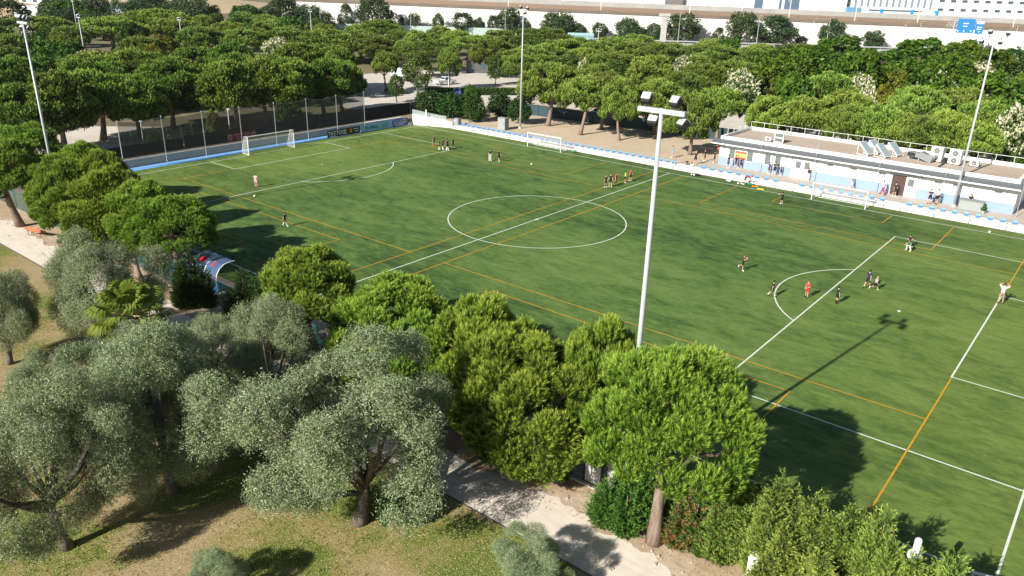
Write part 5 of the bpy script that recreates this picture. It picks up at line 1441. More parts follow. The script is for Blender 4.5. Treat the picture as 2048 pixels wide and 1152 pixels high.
def broad(seed, Rr, H, nlobe, nleaf, size, m, zb=.22, bloom=0, bark=BARK_OLIVE, asp=.6, taper=0.0, rlm=(.22, .38)):
    g = np.random.default_rng(seed)
    D = dome(g, nlobe, -.75, .28)
    rl = g.uniform(*rlm, nlobe) * Rr
    zc = H * (.5 + zb / 2); hz = H * (1 - zb) / 2
    rag = g.uniform(.72, 1.08, nlobe) * (1 - taper * np.clip(D[:, 2], 0, 1))
    C = np.stack([D[:, 0] * (Rr - rl) * rag, D[:, 1] * (Rr - rl) * rag, zc + D[:, 2] * (hz - rl * .6) * g.uniform(.85, 1.08, nlobe)], 1)
    Vs, Ts = [], []
    for c, r, d in zip(C, rl, D):
        q = rdirs(g, nleaf); q = q[q @ d > -.4]; n = len(q)
        P = c + q * r * g.uniform(.55, 1.05, (n, 1))
        nz = unit(q * .6 + np.array([0, 0, .6]))
        tint = g.uniform(0, .62, n) + g.uniform(-.08, .08)
        if bloom:
            k = (g.uniform(size=n) < bloom) & (q[:, 2] > -.35); tint[k] = g.uniform(.84, 1, k.sum())
        V, T = leaves(g, P, size, asp, nz, .45, tint); Vs.append(V); Ts.append(T)
    crown = np_mesh('crown', np.concatenate(Vs), 4, np.concatenate(Ts), m)
    trunk = trunk_mesh('trunk', g, H, .026 * H, [(*c, r) for c, r in zip(C, rl)], bark, H * (zb + .12), .2, 7, .35)
    return dict(trunk=trunk, crown=crown, R=Rr, H=H)
def cypress(seed, Rr, H, ncol, nspray, m, L=.5, rad=.16, needles=13, w=.027, cone=.6, brown=0.0):
    """feathery conifer bush: pointed leaders with flat sprays"""
    g = np.random.default_rng(seed)
    Vs, Ts = [], []
    lob = []
    for i in range(ncol):
        a = g.uniform(0, 6.283); rr = Rr * .68 * math.sqrt(g.uniform()) if i else 0
        cx, cy = rr * math.cos(a), rr * math.sin(a)
        hh = H * (g.uniform(.72, 1.0) if i else 1) * (1 - .25 * rr / Rr); rb = Rr * g.uniform(.42, .6)
        z = hh * (1 - np.sqrt(g.uniform(.002, 1, nspray))) * 1.0
        ph = g.uniform(0, 6.283, nspray)
        rad_z = rb * np.clip((1 - z / hh), 0, 1) ** cone * np.where(z < .12 * hh, .8, 1)
        q = np.stack([np.cos(ph), np.sin(ph), np.zeros(nspray)], 1)
        P = np.stack([cx + q[:, 0] * rad_z * g.uniform(.5, 1, nspray), cy + q[:, 1] * rad_z * g.uniform(.5, 1, nspray), z], 1)
        A = unit(q * .75 + np.array([0, 0, .7]) + g.normal(size=(nspray, 3)) * .3)
        V, T = tufts(g, P - A * L * .4, A, L, rad, needles, w, .1, .75, .5, .22)
        if brown:
            k = needles * 3
            sel = np.repeat(g.uniform(size=nspray) < brown * (.4 if i % 2 else 1.6), k); T = np.where(sel, .97, np.clip(T, 0, .8))
        else: T = np.clip(T, 0, .8)
        Vs.append(V); Ts.append(T); lob.append((cx, cy, hh * .6, rb))
    crown = np_mesh('foliage', np.concatenate(Vs), 3, np.concatenate(Ts), m)
    b = MB()
    for l in lob: b.tube([(l[0] * .25, l[1] * .25, -.1), (l[0] * .8, l[1] * .8, l[2] * .6), (l[0], l[1], l[2] * 1.45)], [.07, .05, .015], 6)
    return dict(trunk=b.mesh('stem', BARK_PINE, True), crown=crown, R=Rr, H=H, part='foliage')

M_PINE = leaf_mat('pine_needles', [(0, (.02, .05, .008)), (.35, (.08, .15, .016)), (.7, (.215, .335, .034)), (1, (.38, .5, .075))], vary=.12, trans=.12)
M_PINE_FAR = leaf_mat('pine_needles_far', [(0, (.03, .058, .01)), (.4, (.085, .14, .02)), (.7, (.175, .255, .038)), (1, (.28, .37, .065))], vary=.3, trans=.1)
M_PINE_DEEP = leaf_mat('pine_needles_deep', [(0, (.014, .038, .008)), (.4, (.048, .1, .014)), (.7, (.14, .235, .027)), (1, (.25, .36, .05))], vary=.18, trans=.1)
M_OLIVE = leaf_mat('olive_leaves', [(0, (.07, .105, .042)), (.35, (.19, .24, .115)), (.7, (.325, .385, .21)), (1, (.45, .495, .31))], vary=.1, trans=.1, rough=.5)
M_BROAD = leaf_mat('broad_leaves', [(0, (.03, .08, .01)), (.5, (.075, .165, .018)), (1, (.15, .26, .03))], vary=.22)
M_PLANE = leaf_mat('plane_leaves', [(0, (.03, .075, .008)), (.5, (.11, .19, .016)), (1, (.26, .36, .04))], vary=.16)
M_DARK = leaf_mat('dark_leaves', [(0, (.03, .062, .02)), (.5, (.07, .12, .042)), (1, (.14, .2, .08))], vary=.22)
M_YELLOW = leaf_mat('yellow_leaves', [(0, (.09, .11, .01)), (.5, (.2, .21, .02)), (1, (.36, .34, .04))], vary=.18)
M_LINDEN = leaf_mat('linden_leaves', [(0, (.05, .085, .015)), (.5, (.11, .165, .03)), (1, (.2, .26, .06))], vary=.15)
M_BLOOM = leaf_mat('blossom_and_leaves', [(0, (.035, .08, .015)), (.55, (.1, .17, .035)), (.72, (.12, .19, .045)), (.82, (.5, .5, .3)), (1, (.68, .66, .47))], vary=.1)
M_CYP = leaf_mat('cypress_sprays', [(0, (.035, .07, .014)), (.4, (.15, .225, .04)), (.75, (.35, .44, .09)), (.85, (.2, .26, .04)), (.93, (.3, .17, .07)), (1, (.36, .2, .09))], vary=.12)
M_CYPG = leaf_mat('green_cypress_sprays', [(0, (.022, .06, .01)), (.4, (.07, .15, .022)), (.8, (.17, .28, .05)), (.93, (.3, .17, .07)), (1, (.36, .2, .09))], vary=.12)
M_FIR = leaf_mat('dark_conifer_needles', [(0, (.01, .03, .006)), (.4, (.03, .075, .012)), (1, (.085, .155, .03))], vary=.15)
M_HEDGE = leaf_mat('hedge_leaves', [(0, (.015, .045, .008)), (.5, (.04, .095, .015)), (1, (.1, .18, .03))], vary=.15)

KINDS = {
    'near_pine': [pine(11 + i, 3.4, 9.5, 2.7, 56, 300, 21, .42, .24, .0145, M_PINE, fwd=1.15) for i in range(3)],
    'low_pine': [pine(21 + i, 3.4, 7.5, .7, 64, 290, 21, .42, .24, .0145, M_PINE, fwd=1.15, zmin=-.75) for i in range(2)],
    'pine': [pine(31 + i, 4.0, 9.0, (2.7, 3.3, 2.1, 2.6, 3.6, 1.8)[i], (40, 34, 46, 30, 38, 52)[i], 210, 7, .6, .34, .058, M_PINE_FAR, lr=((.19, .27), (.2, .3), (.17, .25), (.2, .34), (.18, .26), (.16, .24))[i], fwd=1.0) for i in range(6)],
    'deep_pine': [pine(51 + i, 4.0, 9.0, 1.7, 46, 250, 7, .6, .34, .055, M_PINE_DEEP, fwd=1.0, lr=((.19, .27), (.16, .25), (.2, .32), (.18, .28))[i]) for i in range(4)],
    'olive': [olive(71 + i, 4.0, 7.6, 36, 900, M_OLIVE, 11, .043, .34) for i in range(3)],
    'broad': [broad(91 + i, 4.5, 8, 26, 150, .3, M_BROAD) for i in range(2)],
    'dark': [broad(101 + i, 4.5, 9, 26, 170, .28, M_DARK, .08, rlm=(.25, .42)) for i in range(3)],
    'plane': [broad(111 + i, 5.0, 10, 40, 120, .38, M_PLANE, .16, rlm=(.16, .28)) for i in range(3)],
    'yellow': [broad(121, 3.5, 7, 24, 130, .26, M_YELLOW)],
    'linden': [broad(131, 3.0, 9, 34, 130, .22, M_LINDEN, .18, taper=.25)],
    'bloom': [broad(141 + i, 4.0, 7.5, 26, 150, .27, M_BLOOM, .15, .62) for i in range(2)],
    'hedge': [broad(151 + i, 2.6, 4, 26, 190, .17, M_HEDGE, .02, rlm=(.28, .45)) for i in range(2)],
    'cypress': [cypress(161 + i, 1.5, 4.8, 8, 620, M_CYP) for i in range(2)],
    'green_cypress': [cypress(171, 1.5, 3.1, 9, 480, M_CYPG, cone=.4)],
    'brown_cypress': [cypress(181, 1.2, 3.0, 7, 430, M_CYPG, cone=.4, brown=.26)],
    'fir': [cypress(191 + i, 1.55, 5.0, 5, 420, M_FIR, .55, .2, 12, .03, .75) for i in range(2)],
}
CAT = dict(near_pine=('pine_tree', 'pine tree'), low_pine=('pine_tree', 'pine tree'), pine=('pine_tree', 'pine tree'), deep_pine=('pine_tree', 'pine tree'), olive=('olive_tree', 'olive tree'), broad=('broadleaf_tree', 'tree'), dark=('broadleaf_tree', 'tree'),
           plane=('plane_tree', 'tree'), yellow=('yellow_tree', 'tree'), linden=('linden_tree', 'tree'), bloom=('blossoming_tree', 'tree'), hedge=('hedge_bush', 'bush'),
           cypress=('cypress_bush', 'bush'), green_cypress=('cypress_bush', 'bush'), brown_cypress=('cypress_bush', 'bush'), fir=('conifer', 'conifer'))
trnd = random.Random(3)
TREES = []
def tree(kind, label, x, y, z, H, Rr, group=None, rz=None, tilt=(0, 0), var=None, zscale=None):
    ps = KINDS[kind]; P = ps[(trnd.randrange(len(ps)) if var is None else var) % len(ps)]
    nm, ct = CAT[kind]
    TREES.append((x, y, Rr))
    s = Rr / P['R']
    t = thing(nm, label, ct, (x, y, z), 0, group, (s, s, H / P['H']))
    t.rotation_euler = (R(tilt[0]), R(tilt[1]), trnd.uniform(0, 6.283) if rz is None else rz)
    link('stem' if P.get('part') else 'trunk', P['trunk'], t); link(P.get('part', 'crown'), P['crown'], t)
    return t

# ------------------------------------------------------------------ near trees
NP = 'pines along the near touchline'
tree('near_pine', 'nearest umbrella pine with thick bare brown trunk, right of the white gate', 33.9, -35.65, 0, 9.75, 3.2, NP, .4, (1, 2), 0)
tree('low_pine', 'bright pine left of the nearest one, over the sandy path', 26.2, -35.5, 0, 7.7, 3.6, NP, 2.2, (0, -2), 1)
tree('low_pine', 'pine whose top hides the foot of the middle floodlight mast', 28.9, -33.0, 0, 8.35, 2.6, NP, 3.9, (0, 0), 2)
tree('low_pine', 'pine standing between the nearest pines and the round-topped middle pines', 22.3, -33.8, 0, 7.75, 3.2, NP, 5.2, (0, 0), 0)
tree('low_pine', 'wide pine in the middle of the near row beside the orange line corner', 15.6, -34.3, 0, 7.3, 3.8, NP, 1.1, (0, 0), 1)
tree('near_pine', 'round pine with visible trunk right of the white half-hidden goal', 8.9, -34.8, 0, 7.7, 3.25, NP, 2.7, (0, 3), 2)
tree('low_pine', 'low pine pressed behind the big middle olive tree', 18.9, -35.2, 0, 6.3, 2.8, NP, .2, (0, 0), 0)
for a in [('umbrella pine with dark leaning trunk by the orange bench', -34.4, -36, 8.6, 3.5, 1.0, (4, -6), 1), ('pine right of the bench, first of the dense left clump', -27.0, -34.4, 7.6, 3.1, 2.0, (0, 0), 2),
          ('darker pine behind the clump, at the foot of the left floodlight mast', -25.3, -31.6, 7.9, 2.4, 3.0, (0, 0), 0), ('big pine in the middle of the left clump behind the dish lamp', -18.6, -34.2, 7.9, 3.1, 4.0, (0, 0), 1),
          ('pine between the middle and the right end of the left clump', -14.0, -33.6, 7.6, 2.7, 5.0, (0, 0), 2), ('round pine at the right end of the left clump, casting shade on the turf', -10.4, -33.2, 7.1, 2.8, .6, (0, 0), 0),
          ('low young pine beside the teal fence panel', -23.2, -35.0, 3.6, 1.5, 1.6, (0, 0), 1), ('low pine in front of the right end of the left clump', -13.4, -35.0, 5.0, 1.7, 2.6, (0, 0), 2),
          ('dark pine at the left photo edge behind the leaning pine', -38.0, -33.0, 9.0, 3.4, 3.3, (0, 0), 0), ('dark pine closing the gap below the left floodlight mast', -31.0, -30.8, 7.8, 2.7, 4.4, (0, 0), 1)]:
    tree('near_pine' if 'leaning' in a[0] or 'edge' in a[0] or 'right end' in a[0] else 'low_pine', a[0], a[1], a[2], 0, a[3], a[4] * 1.08, 'pines of the left clump', a[5], a[6], a[7])
OG = 'silvery olive trees on the lawn'
for lb, x, y, H, r, rz, v in [('big olive tree in the lower left with a dark double trunk', 14.6, -47.6, 7.9, 4.0, .3, 0), ('olive tree at the left edge with a short trunk casting a long shadow', 14.9, -52.5, 7.9, 3.5, 1.6, 1),
                          ('largest olive tree, in the lower middle beside the sandy path', 23.0, -43.3, 8.4, 4.7, 2.9, 2), ('olive tree behind the palm, beside the left path', -2.4, -42.3, 7.6, 3.6, 4.2, 1),
                          ('olive tree filling the gap between the two lower left olives', 10.2, -47.4, 6.6, 3.3, 2.2, 2), ('olive tree right of the palm, in front of the round pine', 13.2, -40.6, 6.9, 2.9, 5.0, 0), ('small olive crown between palm and path bend', 9.3, -42.3, 5.6, 2.6, .9, 2),  # gap-filling olive added to merge the crowns and darken the ground
                          ('dark olive crown cut by the left edge below the bench', -5.0, -47.6, 6.2, 2.6, 2.2, 0), ('dark small olive at the left edge below the palm', 5.2, -49.2, 4.4, 2.3, 3.6, 1),
                          ('small olive bush at the bottom edge beside the path edging', 31.4, -41.7, 2.6, 1.7, 1.2, 2), ('tip of an olive at the bottom edge, left of the middle', 22.4, -50.0, 2.1, 1.3, 4.8, 0)]:
    tree('olive', lb, x, y, 0, H, r, OG, rz, (0, 0), v)
FG = 'dark conifers around the dugout'
tree('fir', 'dark conifer left of the dugout roof', -4.9, -35.3, 0, 4.9, 1.5, FG, 1, var=0)
tree('fir', 'dark conifer right of the dugout, before its open end', .3, -34.2, 0, 4.2, 1.5, FG, 2, var=1)
tree('fir', 'small conifer left of the white half-hidden goal', 2.7, -34.6, 0, 3.5, 1.2, FG, 3, var=0)
tree('fir', 'low dark conifer at the foot of the dugout end', 3.9, -33.0, 0, 3.0, 1.2, FG, 4, var=1)
tree('fir', 'young conifer on the pale sand behind the low goal wall', -55.2, -11.6, ZT, 3.4, 1.3, None, .5, var=0)
CG = 'cypress bushes in the lower right'
tree('green_cypress', 'dense green cypress bush between white gate and pine trunk', 32.1, -35.0, 0, 3.2, 1.6, CG, .3)
tree('green_cypress', 'green cypress bush in front, touching the left of the pine trunk', 32.9, -34.7, 0, 2.8, 1.3, CG, 2.3)
tree('brown_cypress', 'half-dead brown cypress bush right of the pine trunk', 34.7, -34.3, 0, 3.0, 1.3, CG, 1.0)
for i, (x, y, H, r, lb) in enumerate([(36.95, -34.0, 4.9, 1.5, 'tall yellow-green cypress, first of the big row after the brown one'), (38.4, -33.9, 5.0, 1.55, 'yellow-green cypress bush, second of the big row'),
                                      (39.7, -33.9, 4.7, 1.45, 'yellow-green cypress bush, third of the big row'), (41.1, -33.8, 4.8, 1.5, 'yellow-green cypress bush, fourth of the big row'),
                                      (42.35, -33.9, 5.2, 1.4, 'tallest cypress bush, left of the white globe lamp'), (43.7, -34.4, 4.3, 1.4, 'cypress bush behind the white globe lamp'),
                                      (44.8, -33.8, 4.5, 1.4, 'cypress bush right of the white globe lamp'), (46.3, -34.2, 4.2, 1.4, 'cypress bush in the bottom right corner'),
                                      (39.3, -35.6, 3.4, 1.4, 'lower cypress bush in front of the second one in the row'), (40.9, -35.7, 3.4, 1.5, 'lower cypress bush in front of the fourth one in the row'), (42.3, -35.9, 3.2, 1.4, 'lower cypress bush at the bottom edge left of the lamp')]):
    tree('cypress', lb, x, y, 0, H, r, CG, i * 1.3, var=i)
tree('green_cypress', 'small green bush at the foot of the pine trunk', 35.45, -34.85, 0, .9, .62, CG, 2.0)
tree('hedge', 'small leafy bush beside the white gate', 28.1, -34.7, 0, 1.7, .7, None, 1.0)
tree('hedge', 'yellow-green bush under the largest olive tree', 24.4, -42.2, 0, 2.2, 1.2, None, 2.0)
for i, (x, y, r) in enumerate([(-25.6, -35.5, .8), (-24.6, -35.8, .7), (-19.8, -36.0, .6)]):
    tree('olive', 'grey-green shrub on the sandy verge by the teal fence, %s from the left' % ordinal(i), x, y, 0, 1.1, r, 'shrubs by the teal fence', i)

# ------------------------------------------------------------------ palm
def palm(label, x, y, H):
    t = thing('palm_tree', label, 'palm tree', (x, y, 0))
    g = np.random.default_rng(5)
    b = MB(); b.tube([(0, 0, -.1), (.05, 0, H * .4), (.0, .05, H * .7)], [.4, .33, .36], 12); b.build('trunk', BARK_PINE, t)
    m_ = MB()
    for k in range(90):
        a = g.uniform(0, 6.28); z = H * g.uniform(.35, .72)
        p0 = Vector((.3 * math.cos(a), .3 * math.sin(a), z)); p1 = p0 + Vector((math.cos(a) * .35, math.sin(a) * .35, .25 - .6 * (z < H * .55)))
        m_.tube([p0, p1], [.045, .02], 4)
    m_.build('leaf_stubs', mat('dry_leaf_base', (.32, .2, .16), .9, vary=.3), t)
    mt = leaf_mat('palm_leaf', [(0, (.06, .1, .012)), (.5, (.13, .2, .02)), (1, (.3, .34, .05))], vary=.12)
    for k in range(34):
        a = k * 2.39996; el = 1.35 - 1.75 * (k / 33)
        d = Vector((math.cos(a) * math.cos(el), math.sin(a) * math.cos(el), math.sin(el)))
        pl = 1.15 + .45 * g.uniform()
        o = Vector((0, 0, H * .7)); tip = o + d * pl + Vector((0, 0, -.1 * pl))
        V, T = [], []
        sidev = d.cross(Vector((0, 0, 1))); sidev = sidev.normalized() if sidev.length > .05 else Vector((1, 0, 0)); up_ = sidev.cross(d).normalized()
        ns = 26
        for j in range(ns):
            th = -1.9 + 3.8 * j / (ns - 1)
            q = d * math.cos(th) + sidev * math.sin(th)
            ln = (1.05 - .18 * abs(th)) * (1 + .1 * g.uniform())
            sv = (d * -math.sin(th) + sidev * math.cos(th)) * (ln * .066)
            mid = tip + q * ln * .6 + up_ * (.1 * ln * (1 if j % 2 else .5)); end = tip + q * ln + Vector((0, 0, -.28 * ln)) - up_ * .05
            for tri in ((tip, mid - sv, mid + sv), (mid - sv, end, mid + sv)):
                V += [p_[:] for p_ in tri]; T += [.3 + .5 * (j % 2), .5 + .3 * (j % 2), .8]
        me = np_mesh('frond', np.array(V), 3, np.array(T) * (.65 + .35 * g.uniform()), mt)
        f = link('frond', me, t)
        MB().tube([o, o.lerp(tip, .6) + Vector((0, 0, .04)), tip], [.035, .025, .018], 5).build('stalk', mat('palm_stalk', (.3, .34, .08), .6), f)
palm('fan palm with spiky leaves among the silvery olives', 5.4, -44.2, 7.6)

# ------------------------------------------------------------------ far trees, row by row
def az(x, y): return -math.atan2(y - CAM_LOC.y, x - CAM_LOC.x)
def row(kind, group, desc, lst, z=ZT):
    for i, q in enumerate(sorted(lst, key=lambda q: az(q[0], q[1]))):
        tree(kind, desc % ordinal(i), q[0], q[1], z, q[2] * trnd.uniform(.93, 1.12), q[3] * {'pine': 1.14, 'deep_pine': 1.16}.get(kind, 1.05), group, tilt=(trnd.uniform(-2, 2), trnd.uniform(-2, 2)))
row('deep_pine', 'pines right behind the dark fence and the net', 'dark pine of the front row behind the ball-stop net, %s from the left', [(-62.6,-24.3,9,3.9),(-63.1,-19.8,9,4.4),(-66.5,-13.3,9,5.0),(-64.5,-9.0,9,4.0),(-68.3,-2.0,9,4.4),(-68.0,4.6,9,4.9),(-61.8,4.6,9,4.0),(-61.1,9.7,9,4.1),(-60.0,13.5,9,4.0),(-60.6,20.6,9,4.1),(-62.6,26.0,9,3.5)])
row('deep_pine', 'second row of pines behind the net', 'dark pine of the second row behind the net, %s from the left', [(-88.3,3.5,9,4.65),(-85.3,7.6,9,5.0),(-95.5,19.5,9,5.5),(-87.0,21.0,9,4.67),(-76.0,20.4,9,4.4),(-82.2,31.4,9,4.72),(-85.1,40.6,9,5.2),(-75.9,36.9,9,3.64),(-84.9,-2.7,9,3.73),(-93.4,-14.1,9,4.3),(-84.2,-8.0,9,3.2)])
row('pine', 'pines deep in the park on the left', 'olive-tinted pine deep in the park at upper left, %s from the left', [(-133.4,27.2,8.5,4.67),(-179.1,41.3,9,8.5),(-215.8,73.8,10,10.5),(-173.9,57.0,8.5,6.46),(-210.7,35.9,8.5,7.99),(-202.2,24.8,8.5,5.78),(-143.0,3.7,8.5,4.66),(-144.3,47.4,8.5,4.82),(-169.4,71.5,8.5,5.89),(-139.3,56.2,8.5,5.12),(-172.9,87.5,8.5,6.17),(-133.8,65.9,8.5,5.71),(-166.7,25.7,8.5,4.17)])
row('bloom', 'white-blossoming trees', 'white-blossoming tree among the pines behind the left goal, %s from the left', [(-192.1,22.9,7,4.58),(-121.5,54.8,7,4.49),(-109.7,4.0,7,2.41)])
row('yellow', 'yellow-green trees', 'yellow-leaved tree deep in the left park, %s from the left', [(-148.0,39.0,7.4,3.96),(-126.8,15.5,6.5,3.43),(-150.4,16.3,6.5,3.56),(-113.5,12.2,6.5,1.6)])
row('broad', 'bright broadleaf trees in the left park', 'fresh green broadleaf tree in the upper left, %s from the left', [(-140.4,6.8,7.5,4.63),(-173.5,25.4,7.5,5.5),(-113.1,-1.5,7.5,3.31),(-271.0,67.5,10.3,6.19),(-265.2,71.6,10.5,6.56),(-251.3,67.0,7.5,3.35),(-215.1,95.1,7.5,3.54),(-250.8,130.3,9.5,8.0),(-178.4,85.7,7.5,4.86)])
row('dark', 'tall dark trees along the top edge', 'tall dark tree at the top edge, %s from the left', [(-261.7,74.0,11.0,5.65),(-244.9,85.9,11.2,8.43),(-236.6,91.8,11.1,9.14),(-229.0,97.2,11.7,7.8),(-227.8,132.4,11.5,9.0),(-220.5,137.6,11.2,8.0),(-215.8,140.9,8.6,5.56),(-198.6,153.1,12.8,7.6)])
row('pine', 'pines between the car park and the wall', 'mid-green umbrella pine between car park and retaining wall, %s from the left', [(-152.2,92.3,8,3.57),(-125.7,72.4,8,6.2),(-127.9,83.5,8,6.74),(-113.8,78.7,8,4.95),(-151.8,114.8,8,6.85),(-124.4,97.7,8,4.07),(-113.4,93.3,8,3.74),(-123.2,112.8,8,4.4),(-90.2,67.3,8,3.28),(-76.6,48.9,8,2.57),(-95.4,80.6,8,5.97),(-70.7,61.1,8,2.41),(-98.1,101.2,8,6.47),(-98.5,111.1,8,5.83),(-77.8,83.7,8,4.2),(-110.2,106.4,8,3.86)])
row('pine', 'pines in the middle distance', 'umbrella pine in the middle distance right of the slim sand mast, %s from the left', [(-67.5,84.5,8,5.39),(-99.9,132.4,8,7.22),(-68.0,98.3,8,6.1),(-67.3,104.7,8,5.21),(-67.2,121.9,8,6.7),(-76.6,148.0,8,5.34),(-47.3,88.1,8,5.03),(-38.2,87.7,8,3.33),(-50.4,119.6,8,6.11),(-42.3,126.5,8,6.72),(-20.2,91.8,8,4.76),(-30.4,124.6,8,5.47),(-56.7,67.6,8,3.21),(-35.9,64.0,8,3.89),(-30.4,94.7,8,3.38),(-20.6,70.3,8,3.83)])
PLG = 'pines on the sand playground'
for lb, x, y, H, r, tl in [('pine with a forked trunk beside the slim mast on the sand', -29.9, 41.8, 9.9, 4.9, (3, -4)), ('pine with reddish trunk, second on the sand', -21.7, 39.2, 8.9, 3.9, (2, -5)), ('small round pine on a slim pale trunk, third on the sand', -15.0, 40.0, 9.1, 3.1, (0, 3)),
                          ('pine just behind the floodlight head of the middle mast', -11.3, 45.5, 8.9, 4.1, (3, -4)), ('pine on a leaning pale trunk left of the clubhouse', -2.4, 38.4, 8.7, 3.6, (-3, 9)), ('pine behind the left end of the clubhouse roof', -3.9, 50.2, 8.0, 3.5, (0, 3)),
                          ('pine in the second line behind the floodlight head', -13.5, 48.0, 8.2, 3.6, (0, 0)), ('pine in the second line left of the round sand pine', -22.2, 46.0, 8.9, 3.4, (0, 0)), ('pine at the back edge of the clubhouse roof, first from left', 3.6, 49.6, 7.6, 3.4, (0, 0))]:
    tree('pine', lb, x, y, ZT, H, r, PLG, tilt=tl)
tree('linden', 'tall olive-green linden tree beside the car park entrance', -66.6, 48.2, ZT, 9, 3.67)
tree('linden', 'small linden sapling with thin trunk by the car park', -64.6, 40.6, ZT, 5.3, 1.8)
tree('broad', 'fresh green young tree in the sunlit car park', -68.8, 74.4, ZT, 6, 2.42)
row('bloom', 'white-blossoming trees', 'cream-blossoming tree in the right half, %s from the left', [(-32.5,95.0,8.2,4.83),(-12.7,77.2,8.2,3.83),(-38.5,63.8,8.2,1.76),(12.7,107.5,8.2,4.75),(17.6,118.7,8.2,4.76),(24.3,103.0,8.2,4.33),(5.7,86.0,8.2,2.78),(33.0,58.9,8.2,2.82),(12.4,67.5,8.2,1.75)])
row('plane', 'bright green plane trees', 'bright green plane tree behind the clubhouse pines, %s from the left', [(-18.6,109.3,10,4.73),(-13.5,110.5,10,5.42),(-15.9,144.2,10,8.06),(-0.8,124.5,10,6.21),(-6.4,183.3,10,8.07),(5.4,171.3,10,6.87),(6.3,115.8,10,5.65),(2.7,62.2,9,3.07),(6.3,66.9,9,3.07),(-12.1,116.6,10,5.09),(15.3,151.6,10,5.29),(1.0,98.9,10,4.96),(14.1,113.2,10,5.29)])
row('yellow', 'yellow-green trees', 'yellow-green tree between the clubhouse pines and planes, %s from the left', [(6.5,106.2,7.5,3.35),(12.2,75.9,7.5,2.02)])
row('pine', 'pines behind the clubhouse', 'grey-green pine behind the clubhouse roof, %s from the left', [(4.78,53,6.6,3.17),(7.6,53,7.3,3.3),(3.6,75.2,9,4.46),(12.8,55.2,9,3.47),(18.82,50,8.1,3.27),(21.13,50.5,7.3,2.96),(19.6,66.2,9,4.57),(24.34,50,7.7,3.39),(27.28,50,7.5,3.37),(23.6,72.5,9,4.59),(30.58,50,7.6,3.07),(29.0,62.2,9,3.73),(14.6,50.5,7.2,3.1)])
tree('broad', 'green tree at the right edge above the lamp post', 16.5, 172.5, ZT, 9, 6.1)
tree('broad', 'bright shrub behind the white-blossoming trees at the right edge', 31.4, 72.1, ZT, 7, 2.27)
tree('broad', 'low bright green bush behind the right end of the clubhouse', 35.4, 52.5, ZT, 3.2, 2.4)
row('dark', 'shrubs and trees at the foot of the retaining wall', 'dark tree against the white retaining wall, %s from the left', [(-213.1,151.3,10.6,3.68),(-194.7,164.4,6.3,1.92),(-190.5,167.4,8.1,2.98),(-182.5,173.0,7.6,2.54),(-174.7,178.6,7.9,5.06),(-169.3,182.4,7.0,2.73),(-164.9,185.5,7.5,2.52),(-159.6,189.2,11.2,5.87),(-154.0,193.2,5.8,2.51),(-143.5,200.6,9.7,7.53),(-136.9,205.3,5.4,3.14),(-130.2,210.1,6.6,3.77),(-121.4,216.3,9.3,5.03),(-117.1,219.4,5.7,3.36),(-112.7,222.5,6.8,3.57),(-104.0,228.6,10.6,8.02),(-92.3,236.9,5.5,2.76),(-85.3,241.9,12.0,6.41),(-74.3,249.7,10.7,9.0),(-65.9,255.6,3.8,2.39),(-56.8,262.1,10.7,5.26),(-59.0,260.5,4.8,2.85),(-43.8,271.3,6.2,4.9)])
row('hedge', 'dark hedge bushes at the far left corner', 'dense dark hedge bush behind the corner wall, %s from the left', [(-51.3,36.4,4,3.06),(-45.6,35.7,4,3.14),(-40.9,35.9,4,2.04),(-41.0,42.8,4,2.66),(-34.4,40.0,4,2.2)])
tree('broad', 'clipped bright tree above the dark hedge', -46.5, 41.5, ZT, 5.0, 1.8)
tree('broad', 'sapling behind the ball-stop net, near its middle', -55.5, 8.6, ZT, 4.6, 1.1, 'saplings behind the net')
tree('broad', 'sapling behind the ball-stop net, near its far end', -56, 11.4, ZT, 3.8, 1.1, 'saplings behind the net')
tree('yellow', 'yellow-green sapling left of the maroon banner', -55.2, -3.0, ZT, 4.4, 1.0, 'saplings behind the net')
# the canopy closes between the rows: further pines wherever a gap is left
def fill(kind, group, desc, x0, x1, y0, y1, n, H, rr, seed, ok=lambda x, y: True):
    r_ = random.Random(seed); out = []
    for _ in range(4000):
        if len(out) >= n: break
        x, y = r_.uniform(x0, x1), r_.uniform(y0, y1); q = r_.uniform(*rr)
        if not ok(x, y): continue
        if all((x - a) ** 2 + (y - b_) ** 2 > (.78 * (q + c)) ** 2 for a, b_, c in TREES + out): out.append((x, y, q))
    row(kind, group, desc, [(x, y, r_.uniform(*H), q) for x, y, q in out])
def park_left(x, y): return y < 120 + .55 * (x + 90) + 60 and not (-112 < x and y > 30 + (x + 112) * -.1) and x < -70 and y > -.45 * (x + 70) - 60
fill('broad', 'broadleaf trees filling the left park', 'fresh green broadleaf tree filling the left park canopy, %s from the left', -215, -92, -25, 105, 8, (7.5, 10), (3.6, 5.2), 15, park_left)
fill('linden', 'lindens filling the left park', 'olive-green linden in the left park canopy, %s from the left', -200, -92, -25, 105, 6, (8, 10), (3.0, 4.2), 25, park_left)
fill('yellow', 'yellow-green trees filling the left park', 'yellow-green tree in the left park canopy, %s from the left', -200, -92, -25, 105, 4, (6.5, 8), (3.0, 4.0), 35, park_left)
fill('pine', 'pines filling the left park', 'olive-tinted pine filling a gap in the left park canopy, %s from the left', -215, -92, -25, 105, 10, (7.5, 9.5), (4.0, 6.2), 5, park_left)
fill('dark', 'dark trees on the far left slope', 'dark tree on the dry slope at the upper left, %s from the left', -345, -222, 36, 168, 20, (8, 11), (5, 8), 65, lambda x, y: not (-375 < x < -340 and 80 < y < 110) and (x + 114.7) * -.578 + (y - 227.2) * .816 < 60)
mid_ok = lambda x, y: (x + 114.7) * -.578 + (y - 227.2) * .816 < -98 and not (x < -58 and y < 88)
